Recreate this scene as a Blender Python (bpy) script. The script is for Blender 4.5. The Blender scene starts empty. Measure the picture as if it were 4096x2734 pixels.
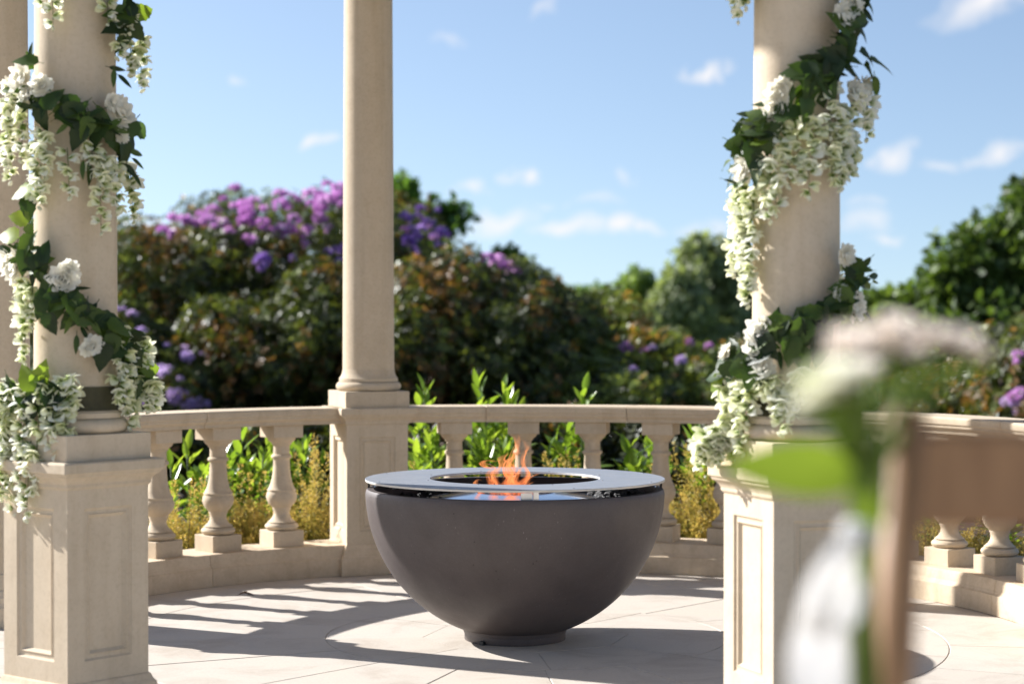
import bpy, bmesh, math, random
import numpy as np
from mathutils import Vector, Matrix
R = math.radians
rnd = random.Random(7)
SC = bpy.context.scene
COL = SC.collection

# ---------------------------------------------------------------- camera
EYE, FPX, HOR = 1.27, 8036.0, 1287.0          # eye height, focal length and horizon line in photo pixels (4096 wide)
cam_d = bpy.data.cameras.new('camera')
cam = bpy.data.objects.new('camera', cam_d); COL.objects.link(cam)
cam_d.sensor_width = 36.0
cam_d.lens = FPX / 4096 * 36.0
cam.location = (0, 0, EYE)
cam.rotation_euler = (R(90) - math.atan((1367 - HOR) / FPX), 0, 0)
cam_d.clip_start = 0.05; cam_d.clip_end = 1000
cam_d.dof.use_dof = True
cam_d.dof.focus_distance = 7.7
cam_d.dof.aperture_fstop = 2.2
SC.camera = cam

# ---------------------------------------------------------------- sun, sky, exposure
SUN_A, SUN_E = R(27.6), R(30.5)
sdir = Vector((-math.cos(SUN_E) * math.cos(SUN_A), math.cos(SUN_E) * math.sin(SUN_A), math.sin(SUN_E)))
sun_d = bpy.data.lights.new('sun', 'SUN'); sun_d.energy = 5.0; sun_d.angle = R(0.5); sun_d.color = (1.0, 0.985, 0.965)
sun = bpy.data.objects.new('sun', sun_d); COL.objects.link(sun)
sun.rotation_euler = sdir.to_track_quat('Z', 'Y').to_euler()
world = bpy.data.worlds.new('World'); SC.world = world; world.use_nodes = True
wn, wl = world.node_tree.nodes, world.node_tree.links
wn.clear()

def wmath(op, a, b=None, c=None, clamp=False):
    n = wn.new('ShaderNodeMath'); n.operation = op; n.use_clamp = clamp
    for i, v in enumerate((a, b, c)):
        if v is None: continue
        if isinstance(v, (int, float)): n.inputs[i].default_value = v
        else: wl.new(v, n.inputs[i])
    return n.outputs[0]

sky = wn.new('ShaderNodeTexSky'); sky.sky_type = 'NISHITA'; sky.sun_disc = False
sky.sun_elevation = SUN_E
sky.sun_rotation = math.atan2(sdir.x, sdir.y)
sky.altitude = 0; sky.air_density = 1.0; sky.dust_density = 0.9; sky.ozone_density = 2.0
tc = wn.new('ShaderNodeTexCoord')
sep = wn.new('ShaderNodeSeparateXYZ'); wl.new(tc.outputs['Generated'], sep.inputs[0])
# look-up direction lifted a little off the milky horizon, evenly all round
lift = wn.new('ShaderNodeCombineXYZ')
wl.new(sep.outputs[0], lift.inputs[0]); wl.new(sep.outputs[1], lift.inputs[1])
wl.new(wmath('ADD', wmath('MULTIPLY', sep.outputs[2], 1.35), 0.095), lift.inputs[2])
nrm = wn.new('ShaderNodeVectorMath'); nrm.operation = 'NORMALIZE'; wl.new(lift.outputs[0], nrm.inputs[0])
wl.new(nrm.outputs[0], sky.inputs[0])
azi = wmath('ARCTAN2', sep.outputs[0], sep.outputs[1])
hyp = wmath('SQRT', wmath('ADD', wmath('MULTIPLY', sep.outputs[0], sep.outputs[0]), wmath('MULTIPLY', sep.outputs[1], sep.outputs[1])))
ele = wmath('ARCTAN2', sep.outputs[2], hyp)
nz = wn.new('ShaderNodeTexNoise'); nz.inputs['Scale'].default_value = 55; nz.inputs['Detail'].default_value = 4
wl.new(tc.outputs['Generated'], nz.inputs['Vector'])
nz2 = wn.new('ShaderNodeTexNoise'); nz2.inputs['Scale'].default_value = 30; nz2.inputs['Detail'].default_value = 3
mp = wn.new('ShaderNodeMapping'); mp.inputs['Location'].default_value = (3.1, 1.7, 5.2); wl.new(tc.outputs['Generated'], mp.inputs[0]); wl.new(mp.outputs[0], nz2.inputs['Vector'])
azd = wmath('ADD', azi, wmath('MULTIPLY', wmath('SUBTRACT', nz.outputs[0], 0.5), 0.045))
eld = wmath('ADD', ele, wmath('MULTIPLY', wmath('SUBTRACT', nz2.outputs[0], 0.5), 0.022))
# small fair-weather clouds: azimuth, elevation, half width, half height (radians), tilt, strength
CLOUDS = []
for (px, py, w, h, tilt, st) in [(515, 203, 45, 20, 0, .45), (752, 325, 55, 24, -.1, .8), (1030, 95, 45, 18, 0, .3), (1240, 20, 55, 20, -.5, .35),
        (1610, 155, 58, 30, -.6, .95), (1190, 403, 32, 26, -.5, .85), (1095, 440, 48, 24, 0, .6), (1440, 415, 36, 20, 0, .35),
        (1150, 508, 105, 34, -.2, .75), (1320, 520, 105, 24, 0, .75), (1430, 515, 62, 32, -.3, .9), (1495, 515, 48, 24, 0, .7),
        (1355, 465, 60, 18, 0, .3), (1250, 465, 40, 16, 0, .3), (2045, 352, 66, 32, -.5, .8), (2280, 352, 60, 28, -.4, .75),
        (2170, 372, 80, 22, 0, .45), (2000, 498, 80, 32, 0, .5), (2038, 540, 50, 22, 0, .6), (2255, 25, 150, 52, -.3, .85),
        (1630, 522, 80, 30, 0, .45), (320, 525, 60, 40, 0, .5), (1990, 460, 50, 16, 0, .3)]:
    u, v = px * 4096 / 2349, py * 4096 / 2349
    CLOUDS.append((math.atan2(u - 2048, FPX), math.atan2(HOR - v, FPX), w * 1.7437 / FPX, h * 1.7437 / FPX, tilt, st))
r2 = random.Random(3)
for i in range(12):                                   # the same small clouds go on all round the sky
    a = r2.uniform(.32, 2 * math.pi - .32)
    if a > math.pi: a -= 2 * math.pi
    CLOUDS.append((a, r2.uniform(.03, .28), r2.uniform(.015, .05), r2.uniform(.006, .014), r2.uniform(-.4, .1), r2.uniform(.3, .8)))
cv = wn.new('ShaderNodeCombineXYZ'); wl.new(azd, cv.inputs[0]); wl.new(eld, cv.inputs[1])
cl = None
for (a, e, w, h, t, st) in CLOUDS:
    mq = wn.new('ShaderNodeMapping'); mq.vector_type = 'TEXTURE'
    mq.inputs['Location'].default_value = (a, e, 0); mq.inputs['Rotation'].default_value = (0, 0, -t); mq.inputs['Scale'].default_value = (w, h, 1)
    wl.new(cv.outputs[0], mq.inputs[0])
    gq = wn.new('ShaderNodeTexGradient'); gq.gradient_type = 'SPHERICAL'; wl.new(mq.outputs[0], gq.inputs[0])
    g = wmath('MULTIPLY', gq.outputs[1], st * 1.25)
    cl = g if cl is None else wmath('MAXIMUM', cl, g)
cl = wmath('MINIMUM', cl, 1.0)
mixc = wn.new('ShaderNodeMix'); mixc.data_type = 'RGBA'
wl.new(wmath('MULTIPLY', cl, 0.95), mixc.inputs[0]); hs = wn.new('ShaderNodeHueSaturation'); hs.inputs['Saturation'].default_value = .93; wl.new(sky.outputs[0], hs.inputs['Color']); wl.new(hs.outputs[0], mixc.inputs[6])
mixc.inputs[7].default_value = (5.6, 5.5, 5.55, 1)
bg = wn.new('ShaderNodeBackground'); bg.inputs[1].default_value = 0.084
wl.new(mixc.outputs[2], bg.inputs[0])
wo = wn.new('ShaderNodeOutputWorld'); wl.new(bg.outputs[0], wo.inputs[0])
world.cycles.sampling_method = 'MANUAL'; world.cycles.sample_map_resolution = 512
SC.view_settings.view_transform = 'Standard'; SC.view_settings.look = 'None'
SC.view_settings.gamma = 1.0; SC.view_settings.exposure = 1.1; SC.view_settings.use_curve_mapping = False
SC.render.engine = 'CYCLES'
SC.cycles.use_denoising = True
SC.cycles.max_bounces = 8; SC.cycles.transparent_max_bounces = 16
SC.cycles.sample_clamp_indirect = 6.0

# ---------------------------------------------------------------- helpers
def at(px, py, Y):                                    # a place seen at (px,py) of the 2349-wide view, Y metres out
    return Vector(((px * 1.74372 - 2048) / FPX * Y, Y, EYE - (py * 1.74372 - HOR) / FPX * Y))

def tag(o, label=None, cat=None, group=None, kind=None):
    if label: o['label'] = label
    if cat: o['category'] = cat
    if group: o['group'] = group
    if kind: o['kind'] = kind
    return o

def obj(name, data, parent=None, loc=None):
    o = bpy.data.objects.new(name, data); COL.objects.link(o)
    if parent is not None: o.parent = parent
    if loc is not None: o.location = loc
    return o

def empty(name, loc=(0, 0, 0), rz=0):
    o = bpy.data.objects.new(name, None); COL.objects.link(o)
    o.location = loc; o.rotation_euler = (0, 0, rz); o.empty_display_size = .1
    return o

def mk(name, V, F, mat, smooth=False, autos=None):
    m = bpy.data.meshes.new(name)
    m.from_pydata([tuple(v) for v in V], [], [tuple(f) for f in F]); m.update()
    for mm in (mat if isinstance(mat, (list, tuple)) else [mat]): m.materials.append(mm)
    if smooth:
        m.polygons.foreach_set('use_smooth', [True] * len(m.polygons))
        if autos:
            bm = bmesh.new(); bm.from_mesh(m)
            for e in bm.edges:
                if len(e.link_faces) == 2 and e.calc_face_angle(0) > R(autos): e.smooth = False
            bm.to_mesh(m); bm.free()
    return m

def frombm(name, bm, mat, smooth=False, autos=None):
    bmesh.ops.recalc_face_normals(bm, faces=bm.faces)
    if smooth:
        for f in bm.faces: f.smooth = True
        if autos:
            for e in bm.edges:
                if len(e.link_faces) == 2 and e.calc_face_angle(0) > R(autos): e.smooth = False
    m = bpy.data.meshes.new(name); bm.to_mesh(m); bm.free()
    for mm in (mat if isinstance(mat, (list, tuple)) else [mat]): m.materials.append(mm)
    return m

def lathe(name, prof, mat, n=48, autos=35, capb=True, capt=True, closed=False):
    V, F = [], []
    for (r, z) in prof:
        for i in range(n):
            a = 2 * math.pi * i / n
            V.append((r * math.cos(a), r * math.sin(a), z))
    k = len(prof)
    for j in range(k if closed else k - 1):
        j2 = (j + 1) % k
        for i in range(n):
            i2 = (i + 1) % n
            F.append((j * n + i, j * n + i2, j2 * n + i2, j2 * n + i))
    if not closed:
        if capb and prof[0][0] > 1e-5: F.append(tuple(range(n - 1, -1, -1)))
        if capt and prof[-1][0] > 1e-5: F.append(tuple((k - 1) * n + i for i in range(n)))
    bm = bmesh.new(); me = mk('t', V, F, mat); bm.from_mesh(me); bpy.data.meshes.remove(me)
    bmesh.ops.remove_doubles(bm, verts=bm.verts, dist=1e-6)
    return frombm(name, bm, mat, True, autos)

def square_stack(name, prof, mat):                    # square mouldings: list of (half width, z)
    V, F = [], []
    for (h, z) in prof: V += [(-h, -h, z), (h, -h, z), (h, h, z), (-h, h, z)]
    for j in range(len(prof) - 1):
        for i in range(4): F.append((j * 4 + i, j * 4 + (i + 1) % 4, j * 4 + 4 + (i + 1) % 4, j * 4 + 4 + i))
    F.append((3, 2, 1, 0)); k = 4 * (len(prof) - 1); F.append((k, k + 1, k + 2, k + 3))
    bm = bmesh.new(); me = mk('t', V, F, mat); bm.from_mesh(me); bpy.data.meshes.remove(me)
    ed = [e for e in bm.edges if abs(e.verts[0].co.z - e.verts[1].co.z) > 1e-4 or e.calc_length() > .05]
    bmesh.ops.bevel(bm, geom=[e for e in ed if len(e.link_faces) == 2 and e.calc_face_angle(0) > R(40)], offset=.0025, segments=1, affect='EDGES')
    return frombm(name, bm, mat)

def arc_sweep(name, prof, a0, a1, mat, n=10, C=(0, 0)):   # closed (r,z) profile swept round the centre, angles in radians
    V, F = [], []; k = len(prof)
    for j in range(n + 1):
        a = a0 + (a1 - a0) * j / n
        for (r, z) in prof: V.append((C[0] + r * math.cos(a), C[1] + r * math.sin(a), z))
    for j in range(n):
        for i in range(k):
            i2 = (i + 1) % k
            F.append((j * k + i, j * k + i2, j * k + k + i2, j * k + k + i))
    F.append(tuple(range(k))); F.append(tuple(n * k + i for i in range(k - 1, -1, -1)))
    bm = bmesh.new(); me = mk('t', V, F, mat); bm.from_mesh(me); bpy.data.meshes.remove(me)
    bmesh.ops.recalc_face_normals(bm, faces=bm.faces)
    bmesh.ops.bevel(bm, geom=[e for e in bm.edges if len(e.link_faces) == 2 and e.calc_face_angle(0) > R(60)], offset=.002, segments=1, affect='EDGES')
    return frombm(name, bm, mat, True, 20)

def box_bm(bm, c, s, rot=None):
    M = Matrix.Translation(c) @ (rot.to_4x4() if rot is not None else Matrix.Identity(4)) @ Matrix.Diagonal((s[0], s[1], s[2], 1))
    return bmesh.ops.create_cube(bm, size=1, matrix=M)

def box(name, c, s, mat, bev=.002, rot=None):
    bm = bmesh.new(); box_bm(bm, c, s, rot)
    if bev: bmesh.ops.bevel(bm, geom=bm.edges[:], offset=bev, segments=2, affect='EDGES')
    return frombm(name, bm, mat)

def tube(name, pts, rad, mat, n=6):
    pts = [Vector(p) for p in pts]; V, F = [], []
    if not isinstance(rad, (list, tuple)): rad = [rad] * len(pts)
    for i, p in enumerate(pts):
        t = (pts[min(i + 1, len(pts) - 1)] - pts[max(i - 1, 0)]).normalized()
        a = t.orthogonal().normalized() if i == 0 else (a - t * a.dot(t)).normalized()
        b = t.cross(a)
        for k in range(n):
            an = 2 * math.pi * k / n
            V.append(p + (a * math.cos(an) + b * math.sin(an)) * rad[i])
    for i in range(len(pts) - 1):
        for k in range(n): F.append((i * n + k, i * n + (k + 1) % n, i * n + n + (k + 1) % n, i * n + n + k))
    F.append(tuple(range(n - 1, -1, -1))); F.append(tuple((len(pts) - 1) * n + k for k in range(n)))
    return mk(name, V, F, mat, True)

# ---------------------------------------------------------------- materials
class NT:
    def __init__(s, name):
        s.m = bpy.data.materials.new(name); s.m.use_nodes = True
        s.n, s.l = s.m.node_tree.nodes, s.m.node_tree.links
        s.b = s.n['Principled BSDF']; s.out = s.n['Material Output']
    def new(s, t, **kw):
        x = s.n.new(t)
        for k, v in kw.items():
            if hasattr(x, k): setattr(x, k, v)
            else: x.inputs[k.replace('_', ' ')].default_value = v
        return x
    def link(s, a, b): s.l.new(a, b)
    def noise(s, scale, detail=4, rough=.6, coord='Object', dist=0):
        t = s.new('ShaderNodeTexCoord'); x = s.new('ShaderNodeTexNoise')
        x.inputs['Scale'].default_value = scale; x.inputs['Detail'].default_value = detail
        x.inputs['Roughness'].default_value = rough; x.inputs['Distortion'].default_value = dist
        if coord == 'World':
            g = s.new('ShaderNodeNewGeometry'); s.link(g.outputs['Position'], x.inputs['Vector'])
        else: s.link(t.outputs[coord], x.inputs['Vector'])
        return x.outputs[0]
    def ramp(s, fac, stops):
        x = s.new('ShaderNodeValToRGB'); e = x.color_ramp.elements
        while len(e) < len(stops): e.new(.5)
        for el, (p, c) in zip(e, stops): el.position = p; el.color = (*c, 1) if len(c) == 3 else c
        s.link(fac, x.inputs[0]); return x.outputs[0]
    def mix(s, f, a, b, mode='MIX'):
        x = s.new('ShaderNodeMix'); x.data_type = 'RGBA'; x.blend_type = mode
        for i, v in ((0, f), (6, a), (7, b)):
            if isinstance(v, (int, float)): x.inputs[i].default_value = v
            elif isinstance(v, tuple): x.inputs[i].default_value = (*v, 1) if len(v) == 3 else v
            else: s.link(v, x.inputs[i])
        return x.outputs[2]
    def math(s, op, a, b=0.0):
        x = s.new('ShaderNodeMath'); x.operation = op
        for i, v in ((0, a), (1, b)):
            if isinstance(v, (int, float)): x.inputs[i].default_value = v
            else: s.link(v, x.inputs[i])
        return x.outputs[0]
    def color(s, v):
        if isinstance(v, tuple): s.b.inputs['Base Color'].default_value = (*v, 1)
        else: s.link(v, s.b.inputs['Base Color'])
    def set(s, **kw):
        for k, v in kw.items():
            i = s.b.inputs[k.replace('_', ' ')]
            if isinstance(v, (int, float, tuple)): i.default_value = v
            else: s.link(v, i)
    def bump(s, h, strength=.3, dist=.01):
        x = s.new('ShaderNodeBump'); x.inputs['Strength'].default_value = strength; x.inputs['Distance'].default_value = dist
        s.link(h, x.inputs['Height']); s.link(x.outputs[0], s.b.inputs['Normal'])
    def translucent(s, col, fac):
        t = s.new('ShaderNodeBsdfTranslucent'); mx = s.new('ShaderNodeMixShader'); mx.inputs[0].default_value = fac
        if isinstance(col, tuple): t.inputs[0].default_value = (*col, 1)
        else: s.link(col, t.inputs[0])
        s.link(s.b.outputs[0], mx.inputs[1]); s.link(t.outputs[0], mx.inputs[2]); s.link(mx.outputs[0], s.out.inputs[0])

def stone_mat(name, c0, c1, stain=.14, dirt=None):
    t = NT(name)
    big = t.noise(2.2, 5, .65, 'World'); fine = t.noise(70, 4, .7, 'World'); mid = t.noise(14, 5, .65, 'World', .6)
    c = t.ramp(big, [(.3, c0), (.7, c1)])
    sp = t.ramp(fine, [(.32, (.72, .70, .66)), (.5, (1, 1, 1)), (.72, (1.06, 1.05, 1.04))])
    c = t.mix(.3, c, sp, 'MULTIPLY')
    st = t.ramp(mid, [(.36, (.66, .60, .52)), (.56, (1, 1, 1))])
    c = t.mix(stain, c, st, 'MULTIPLY')
    mpz = t.new('ShaderNodeMapping'); mpz.inputs['Scale'].default_value = (14, 14, .7); gz = t.new('ShaderNodeNewGeometry'); t.link(gz.outputs['Position'], mpz.inputs[0])
    sk = t.new('ShaderNodeTexNoise'); sk.inputs['Scale'].default_value = 1.0; sk.inputs['Detail'].default_value = 5; t.link(mpz.outputs[0], sk.inputs['Vector'])
    c = t.mix(.30, c, t.ramp(sk.outputs[0], [(.34, (.74, .70, .64)), (.5, (1, 1, 1))]), 'MULTIPLY')   # faint rain streaks
    oi = t.new('ShaderNodeObjectInfo'); c = t.mix(1.0, c, t.ramp(oi.outputs['Random'], [(0, (.93, .925, .915)), (1, (1.04, 1.04, 1.04))]), 'MULTIPLY')
    if dirt:                                          # rain-splash grime: blotches with their own edges, low on the base stones
        g = t.new('ShaderNodeNewGeometry'); sx = t.new('ShaderNodeSeparateXYZ'); t.link(g.outputs['Position'], sx.inputs[0])
        z = t.math('DIVIDE', sx.outputs[2], dirt)
        w = t.math('SUBTRACT', t.math('ADD', t.noise(9, 5, .7, 'World'), .28), z)
        f = t.ramp(w, [(.3, (0, 0, 0)), (.75, (.22, .22, .22))])
        c = t.mix(f, c, (.20, .155, .10))
    t.color(c); t.set(Roughness=.82)
    t.set(Specular_IOR_Level=.3)
    t.bump(t.math('ADD', t.math('MULTIPLY', fine, .5), mid), .22, .004)
    return t.m

M = {}
M['stone'] = stone_mat('cast_stone', (.565, .46, .332), (.605, .50, .37))
M['stone_base'] = stone_mat('cast_stone_base', (.62, .495, .355), (.67, .545, .395), .3, .16)

t = NT('sandstone_paving')
oi = t.new('ShaderNodeObjectInfo')
c = t.ramp(oi.outputs['Random'], [(0, (.515, .46, .395)), (.5, (.545, .49, .425)), (1, (.525, .465, .395))])
big = t.noise(3.0, 6, .68, 'World', .8); fine = t.noise(90, 3, .7, 'World')
c = t.mix(.7, c, t.ramp(big, [(.33, (.78, .74, .70)), (.52, (1, 1, 1)), (.7, (1.06, 1.04, 1.0))]), 'MULTIPLY')
c = t.mix(.4, c, t.ramp(fine, [(.3, (.75, .75, .75)), (.55, (1, 1, 1))]), 'MULTIPLY')
t.color(c); t.set(Roughness=.72, Specular_IOR_Level=.35); t.bump(t.math('ADD', big, t.math('MULTIPLY', fine, .25)), .25, .006)
M['slab'] = t.m
t = NT('mortar'); t.color(t.ramp(t.noise(40, 4, .6, 'World'), [(.3, (.40, .36, .31)), (.7, (.52, .47, .41))])); t.set(Roughness=.95); M['mortar'] = t.m

t = NT('bounce_gravel'); v = t.new('ShaderNodeTexVoronoi'); v.inputs['Scale'].default_value = 60
g = t.new('ShaderNodeNewGeometry'); t.link(g.outputs['Position'], v.inputs['Vector'])
t.color(t.mix(.25, t.ramp(t.noise(3, 5, .7, 'World'), [(.3, (.58, .415, .25)), (.7, (.68, .495, .30))]), v.outputs['Color'], 'OVERLAY')); t.set(Roughness=.95); t.bump(v.outputs['Distance'], .6, .01); M['gravel'] = t.m  # warm, pale tone picked for the light it throws back
t = NT('soil_mulch')
v = t.new('ShaderNodeTexVoronoi'); v.inputs['Scale'].default_value = 45
g = t.new('ShaderNodeNewGeometry'); t.link(g.outputs['Position'], v.inputs['Vector'])
t.color(t.mix(.6, t.ramp(t.noise(6, 5, .7, 'World'), [(.3, (.028, .019, .013)), (.7, (.07, .048, .032))]), v.outputs['Color'], 'OVERLAY'))
t.set(Roughness=.95); t.bump(v.outputs['Distance'], .8, .02); M['soil'] = t.m
t = NT('lawn_grass')
t.color(t.ramp(t.noise(4, 6, .75, 'World'), [(.3, (.035, .065, .015)), (.7, (.085, .13, .035))])); t.set(Roughness=.9); t.bump(t.noise(120, 3, .7, 'World'), .6, .02); M['lawn'] = t.m

t = NT('dark_concrete')
big = t.noise(5, 5, .6); fine = t.noise(140, 3, .6); pit = t.noise(60, 2, .5)
c = t.ramp(big, [(.3, (.084, .067, .063)), (.7, (.104, .084, .079))])
c = t.mix(.5, c, t.ramp(fine, [(.3, (.85, .85, .85)), (.7, (1.12, 1.12, 1.12))]), 'MULTIPLY')
vo = t.new('ShaderNodeTexVoronoi'); vo.inputs['Scale'].default_value = 16; tcx = t.new('ShaderNodeTexCoord'); t.link(tcx.outputs['Object'], vo.inputs['Vector'])
pin = t.ramp(vo.outputs['Distance'], [(.035, (1, 1, 1)), (.06, (0, 0, 0))])
c = t.mix(pin, c, (.035, .03, .028))
fl = t.new('ShaderNodeTexVoronoi'); fl.inputs['Scale'].default_value = 55; mpv = t.new('ShaderNodeMapping'); mpv.inputs['Scale'].default_value = (1, 1, .45); t.link(tcx.outputs['Object'], mpv.inputs[0]); t.link(mpv.outputs[0], fl.inputs['Vector'])
fk = t.ramp(fl.outputs['Distance'], [(.06, (1, 1, 1)), (.12, (0, 0, 0))]); fk = t.math('MULTIPLY', fk, t.ramp(t.noise(3.2, 3, .6), [(.5, (0, 0, 0)), (.68, (.5, .5, .5))]))
c = t.mix(fk, c, (.34, .31, .29))
c = t.mix(.35, c, t.ramp(t.noise(2.1, 6, .7, 'Object', 1.5), [(.35, (.70, .68, .67)), (.5, (1, 1, 1)), (.68, (1.3, 1.27, 1.25))]), 'MULTIPLY')
t.color(c); t.set(Roughness=t.ramp(t.noise(3.5, 6, .7), [(.3, (.42,) * 3), (.7, (.66,) * 3)]), Specular_IOR_Level=.45)
t.bump(t.math('SUBTRACT', t.math('MULTIPLY', fine, .3), pin), .25, .003); M['concrete'] = t.m

def metal(name, col, rough, met=1.0, bump=0):
    t = NT(name)
    n = t.noise(8, 4, .6)
    t.color(t.mix(.35, col, t.ramp(n, [(.3, (.82, .82, .84)), (.7, (1.05, 1.05, 1.05))]), 'MULTIPLY'))
    t.set(Metallic=met, Roughness=t.ramp(t.noise(12, 5, .65), [(.3, (rough * .8,) * 3), (.7, (min(1, rough * 1.2),) * 3)]))
    return t.m
M['plate'] = metal('brushed_steel_plate', (.28, .295, .32), .5, .35)
M['edge'] = metal('bounce_lit_edge', (.62, .59, .54), .5, .3)  # paler than the plate: bounce off the floor put into the edge colour
M['steel'] = metal('polished_steel', (.72, .73, .76), .16)
M['post'] = metal('square_steel_tube', (.66, .66, .67), .3)
M['black'] = metal('black_metal', (.012, .012, .013), .5, 0)
M['bolt'] = metal('bright_bolt', (.85, .85, .85), .12)
t = NT('lava_rock'); t.color(t.ramp(t.noise(40, 4, .7), [(.3, (.008, .008, .009)), (.7, (.05, .048, .047))])); t.set(Roughness=.55); t.bump(t.noise(90, 4, .7), .9, .01); M['lava'] = t.m
M['lava_dark'] = metal('foot_rubber', (.04, .032, .028), .8, 0)
t = NT('engraved_black'); t.color((.02, .018, .016)); t.set(Roughness=.6); M['ink'] = t.m

def leafmat(name, stops, rough, trans, tfac, vein=True, attr=False, spec=.5):
    t = NT(name)
    if attr:
        a = t.new('ShaderNodeVertexColor'); a.layer_name = 'tint'; c = a.outputs[0]
        c = t.mix(.35, c, t.ramp(t.noise(9, 3, .6, 'World'), [(.3, (.7, .75, .7)), (.7, (1.15, 1.15, 1.1))]), 'MULTIPLY')
    else:
        oi = t.new('ShaderNodeObjectInfo')
        c = t.ramp(oi.outputs['Random'], stops)
        c = t.mix(.4, c, t.ramp(t.noise(30, 3, .6), [(.3, (.75, .78, .7)), (.7, (1.2, 1.18, 1.15))]), 'MULTIPLY')
    t.color(c); t.set(Roughness=rough, Specular_IOR_Level=spec)
    t.translucent(t.mix(1.0, c, trans, 'MULTIPLY'), tfac)
    return t.m
M['leaf_dark'] = leafmat('silk_leaf_dark', [(0, (.014, .028, .009)), (.5, (.028, .052, .012)), (.85, (.052, .09, .016)), (1, (.075, .12, .02))], .45, (2.4, 2.6, 1.0), .2, spec=.28)
M['leaf_bright'] = leafmat('silk_leaf_bright', [(0, (.11, .17, .022)), (1, (.19, .26, .035))], .42, (2.0, 2.0, 1.0), .45)
M['leaf_ivy'] = leafmat('variegated_ivy', [(0, (.16, .20, .05)), (1, (.26, .30, .10))], .45, (1.5, 1.5, 1.0), .4)
M['laurel'] = leafmat('laurel_leaf', [(0, (.10, .18, .026)), (.5, (.16, .26, .038)), (1, (.23, .33, .055))], .24, (1.9, 1.7, .8), .5)
M['rhodo'] = leafmat('rhododendron_leaf', None, .42, (1.8, 1.7, .7), .28, attr=True, spec=.4)
M['crown'] = leafmat('tree_leaf', None, .5, (1.7, 1.8, .8), .34, attr=True, spec=.35)
M['gold'] = leafmat('golden_foliage', None, .6, (1.4, 1.3, .9), .4, attr=True, spec=.25)
def petal(name, c0, c1, tf=.35, rough=.55, eye=False):
    t = NT(name)
    oi = t.new('ShaderNodeObjectInfo'); c = t.ramp(oi.outputs['Random'], [(0, c0), (1, c1)])
    if eye:
        tx_ = t.new('ShaderNodeTexCoord'); ln = t.new('ShaderNodeVectorMath'); ln.operation = 'LENGTH'; t.link(tx_.outputs['Object'], ln.inputs[0])
        c = t.mix(t.ramp(ln.outputs['Value'], [(.12, (1, 1, 1)), (.50, (0, 0, 0))]), c, (.42, .52, .14))
    t.color(c); t.set(Roughness=rough, Specular_IOR_Level=.25); t.translucent(c, tf); return t.m
M['white'] = petal('white_silk_petal', (.91, .88, .77), (.94, .92, .84), .55)
M['cream'] = petal('cream_silk_petal', (.78, .78, .60), (.86, .85, .74), .5)
M['fl_white'] = petal('wisteria_white', (.90, .90, .76), (.93, .93, .84), .5, .55, True)
M['fl_cream'] = petal('wisteria_cream', (.86, .88, .60), (.92, .91, .72), .5, .55, True)
M['green'] = petal('green_calyx', (.16, .26, .04), (.24, .36, .08), .4)
M['stemg'] = petal('green_stem', (.05, .085, .02), (.09, .14, .03), .1)
M['mag'] = petal('magenta_bloom', (.60, .24, .62), (.76, .44, .76), .4)
M['mag_shade'] = petal('shaded_magenta_bloom', (.32, .17, .58), (.46, .28, .70), .4)  # the magenta bloom in a shaded hue; shade put into the colour
M['lav'] = petal('lavender_bloom', (.58, .42, .76), (.74, .56, .82), .4)
M['blush'] = petal('blush_petal', (.84, .74, .66), (.89, .83, .75), .55)
M['bark'] = None
t = NT('bark'); t.color(t.ramp(t.noise(12, 5, .7), [(.3, (.045, .032, .024)), (.7, (.12, .09, .07))])); t.set(Roughness=.9); t.bump(t.noise(30, 5, .7), .8, .02); M['bark'] = t.m
t = NT('limed_chair_wood')
wv = t.new('ShaderNodeTexNoise'); wv.inputs['Scale'].default_value = 6; wv.inputs['Detail'].default_value = 6
tcx = t.new('ShaderNodeTexCoord'); mpp = t.new('ShaderNodeMapping'); mpp.inputs['Scale'].default_value = (9, 9, 1.2); t.link(tcx.outputs['Object'], mpp.inputs[0]); t.link(mpp.outputs[0], wv.inputs['Vector'])
t.color(t.ramp(wv.outputs[0], [(.3, (.25, .130, .058)), (.7, (.35, .195, .092))])); t.set(Roughness=.5); t.bump(wv.outputs[0], .15, .003); M['wood'] = t.m
t = NT('milky_bottle_glass'); t.color(t.ramp(t.noise(6, 3), [(.3, (.86, .88, .88)), (.7, (.95, .95, .96))]))
t.set(Transmission_Weight=.78, Roughness=.3, IOR=1.3); M['glass'] = t.m
t = NT('olive_wrap'); t.color(t.ramp(t.noise(25, 4, .7), [(.3, (.035, .032, .014)), (.7, (.075, .066, .03))])); t.set(Roughness=.8); M['wrap'] = t.m
t = NT('dry_leaf'); t.color(t.ramp(t.noise(40, 3), [(.3, (.05, .03, .015)), (.7, (.20, .12, .06))])); t.set(Roughness=.8); M['dry'] = t.m

# ================================================================= the setting: ground, bed, paving
GC = Vector((.057, 8.14, 0)); GR = 2.267              # centre and column circle of the garden temple
def disc(name, r0, r1, z, mat, n=96, C=GC, a0=0, a1=2 * math.pi):
    V, F = [], []
    for i in range(n + 1):
        a = a0 + (a1 - a0) * i / n
        V += [(C.x + r0 * math.cos(a), C.y + r0 * math.sin(a), z), (C.x + r1 * math.cos(a), C.y + r1 * math.sin(a), z)]
    for i in range(n): F.append((2 * i, 2 * i + 1, 2 * i + 3, 2 * i + 2))
    return mk(name, V, F, mat)
def sheet(name, x0, x1, y0, y1, z, mat, nx=1, ny=1):
    V = [(x0 + (x1 - x0) * i / nx, y0 + (y1 - y0) * j / ny, z) for j in range(ny + 1) for i in range(nx + 1)]
    F = [(j * (nx + 1) + i, j * (nx + 1) + i + 1, (j + 1) * (nx + 1) + i + 1, (j + 1) * (nx + 1) + i) for j in range(ny) for i in range(nx)]
    return mk(name, V, F, mat)
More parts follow.
